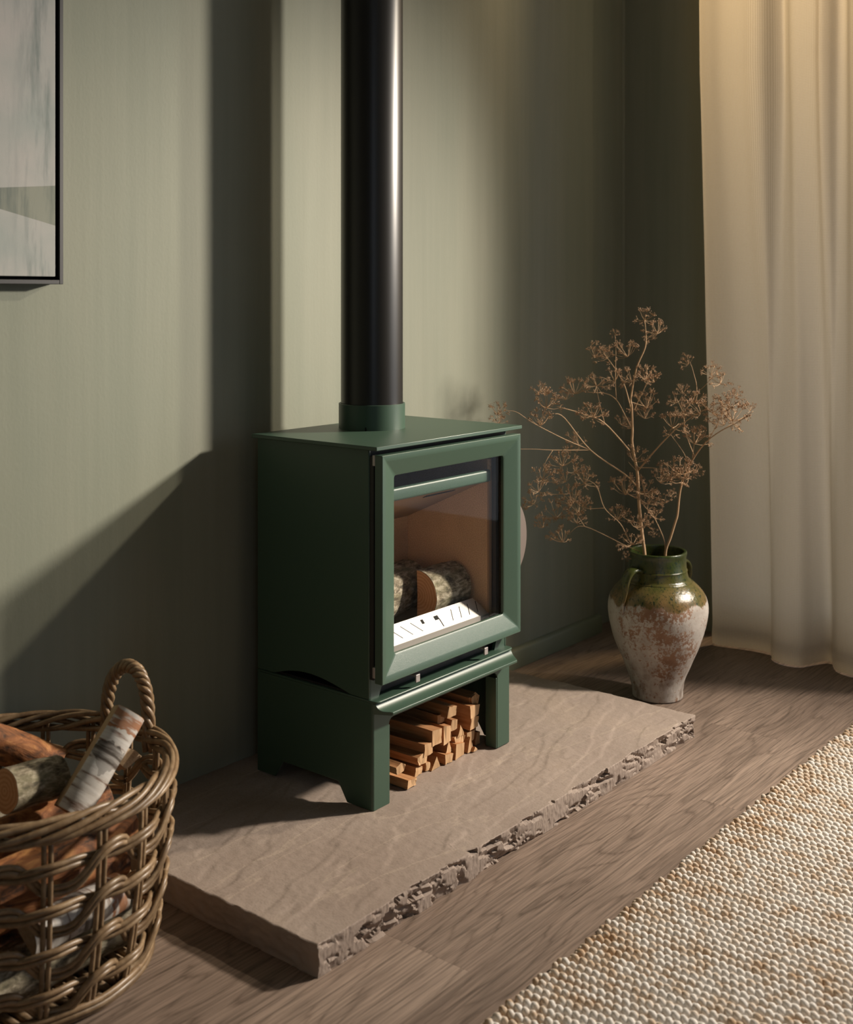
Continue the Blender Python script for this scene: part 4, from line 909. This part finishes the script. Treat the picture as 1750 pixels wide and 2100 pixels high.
# twisted handles
hv = RT*.545+FW*.839; ha = math.atan2(hv.y, hv.x)
for a_h in (ha, ha+math.pi):
    for q in range(4):
        bm = bmesh.new(); pts = []
        for i in range(71):
            t = i/70; b_ = math.pi*t; wdt = .052
            cx_ = -math.cos(b_)*wdt*(1+.15*math.sin(b_)); cz = BH-.032+.136*math.sin(b_)**.72 if 0 < t < 1 else BH-.032
            off = .0072; w1 = 15*t*2+q*math.pi/2
            rad_dir = Vector((math.cos(a_h), math.sin(a_h), 0)); tan = Vector((-math.sin(a_h), math.cos(a_h), 0))
            tg = Vector((math.sin(b_), 0, math.cos(b_))); nrm = tan*(-math.cos(b_))+Vector((0, 0, 1))*math.sin(b_)
            base = Vector((BX, BY, 0))+rad_dir*(brad(BH)-.002)+tan*cx_+Vector((0, 0, cz))
            # keep the feet on the ring
            da = cx_/brad(BH); base += rad_dir*(brad(BH)*(math.cos(da)-1))
            pts.append(base+rad_dir*(off*math.cos(w1))+nrm*(off*math.sin(w1)))
        tube(bm, pts, .0056, 6); fin(bm, 'handle_cane', M['cane'], bas, True)

# logs in the basket
def bl(u, v, dd): return atd(u, v, BD+dd)
log('birch_log', bl(140, 1665, -.03), bl(262, 1460, .055), .033, 103, 373, M['birch'], M['wood'], 31, 'white birch log standing up out of the rattan basket', oval=.9)
log('mossy_log', bl(10, 1622, -.05), bl(118, 1592, .03), .034, 0, 360, M['lichen'], M['wood'], 33, 'grey mossy log with a sawn end lying on top in the basket')
log('bark_log', bl(-25, 1516, .085), bl(118, 1572, .118), .030, 20, 290, M['bark'], M['wood'], 35, 'orange-barked split log lying at the back of the basket')
log('split_log', (BX+.168, BY+.035, .245), (BX+.165, BY-.055, .275), .034, 20, 130, M['bark'], M['wood'], 37, 'pale split wedge of wood wedged against the basket side', cutm=M['wood'])
fill = [(-.105, .058, .130, .041, 0, 360, 'lichen', 'round grey log at the bottom of the basket, next to the hearth side'), (-.010, .058, .160, .042, 0, 360, 'bark', 'brown log at the middle of the basket bottom'), (.085, .058, .140, .042, 0, 360, 'lichen', 'grey log at the basket bottom along the green wall'),
    (-.060, .137, .145, .036, 0, 360, 'bark', 'brown log in the second layer inside the basket'), (.038, .140, .155, .038, 0, 360, 'lichen', 'grey log in the second layer near the green wall'), (-.148, .125, .085, .030, 40, 215, 'birch', 'split birch piece with its pale face against the basket weave'),
    (-.118, .205, .125, .033, 20, 200, 'bark', 'split log with a pale face just below the basket rim'), (-.010, .214, .150, .034, 0, 360, 'bark', 'brown log under the birch log in the basket'), (.098, .212, .135, .035, 0, 360, 'lichen', 'grey log just below the rim along the green wall')]
for i, (dy, z, hl, r_, s0, s1, mk, lab) in enumerate(fill):
    a, b_ = (BX-hl, BY+dy, z), (BX+hl, BY+dy*.96, z+.002)
    log('split_log' if s1-s0 < 300 else 'round_log', a, b_, r_, s0, s1, M[mk], M['wood'], 50+i, lab, cutm=M['wood'] if i % 2 else None)

# ------------------------------------------------------------------ rug
RUGX0, RUGX1, RUGY0, RUGY1 = 1.16, 3.26, -.05, 1.017
rug = thing('woven_rug', ((RUGX0+RUGX1)/2, (RUGY0+RUGY1)/2, 0), 'cream and tan chunky braided jute rug on the plank floor', 'rug')
boxo('backing', (RUGX0, RUGY0, .0005), (RUGX1, RUGY1-.004, .0035), M['rugbase'], rug)
PIT = .0184; LC = RUGY1-RUGY0
def cord_mesh(seed, hand):
    bm = bmesh.new(); turns = LC/.0280; nseg = int(turns*14)
    for st_ in (0, 1):
        pts, rr = [], []
        for i in range(nseg+1):
            t = i/nseg; a = hand*2*math.pi*turns*t+math.pi*st_+seed*1.9+.7*noise.noise(Vector((t*20, seed, 4)))
            jit = .0009*noise.noise(Vector((t*70, seed, st_)))
            rad = .0057*(1+.22*noise.noise(Vector((t*60, seed*3, st_+5))))
            pts.append((.0030*math.cos(a)+jit, t*LC-LC, .0078+.0036*math.sin(a)+jit)); rr.append(rad*(.6 if i == nseg else 1))
        nf = len(bm.faces); tube(bm, pts, rr, 7)
        if st_:
            bm.faces.ensure_lookup_table()
            for f in bm.faces[nf:]: f.material_index = 1
    bmesh.ops.recalc_face_normals(bm, faces=bm.faces)
    me = bpy.data.meshes.new('braided_cord'); bm.to_mesh(me); bm.free(); me.materials.append(M['jute']); me.materials.append(M['jute2'])
    for p in me.polygons: p.use_smooth = True
    return me
CM = [cord_mesh(s_, -1) for s_ in range(9)]
x = RUGX0; i = 0; rrg = random.Random(2)
while x < RUGX1:
    o = bpy.data.objects.new('braided_cord', CM[rrg.randrange(9)]); COL.objects.link(o); o.parent = rug
    o.location = (x-rug.location.x, RUGY1-rug.location.y+rrg.uniform(-.004, .006), .001); o.rotation_euler = (0, 0, rrg.uniform(-.002, .002))
    x += PIT+rrg.uniform(-.0008, .0008); i += 1

for o in bpy.data.objects:
    if '_w' in o: del o['_w']
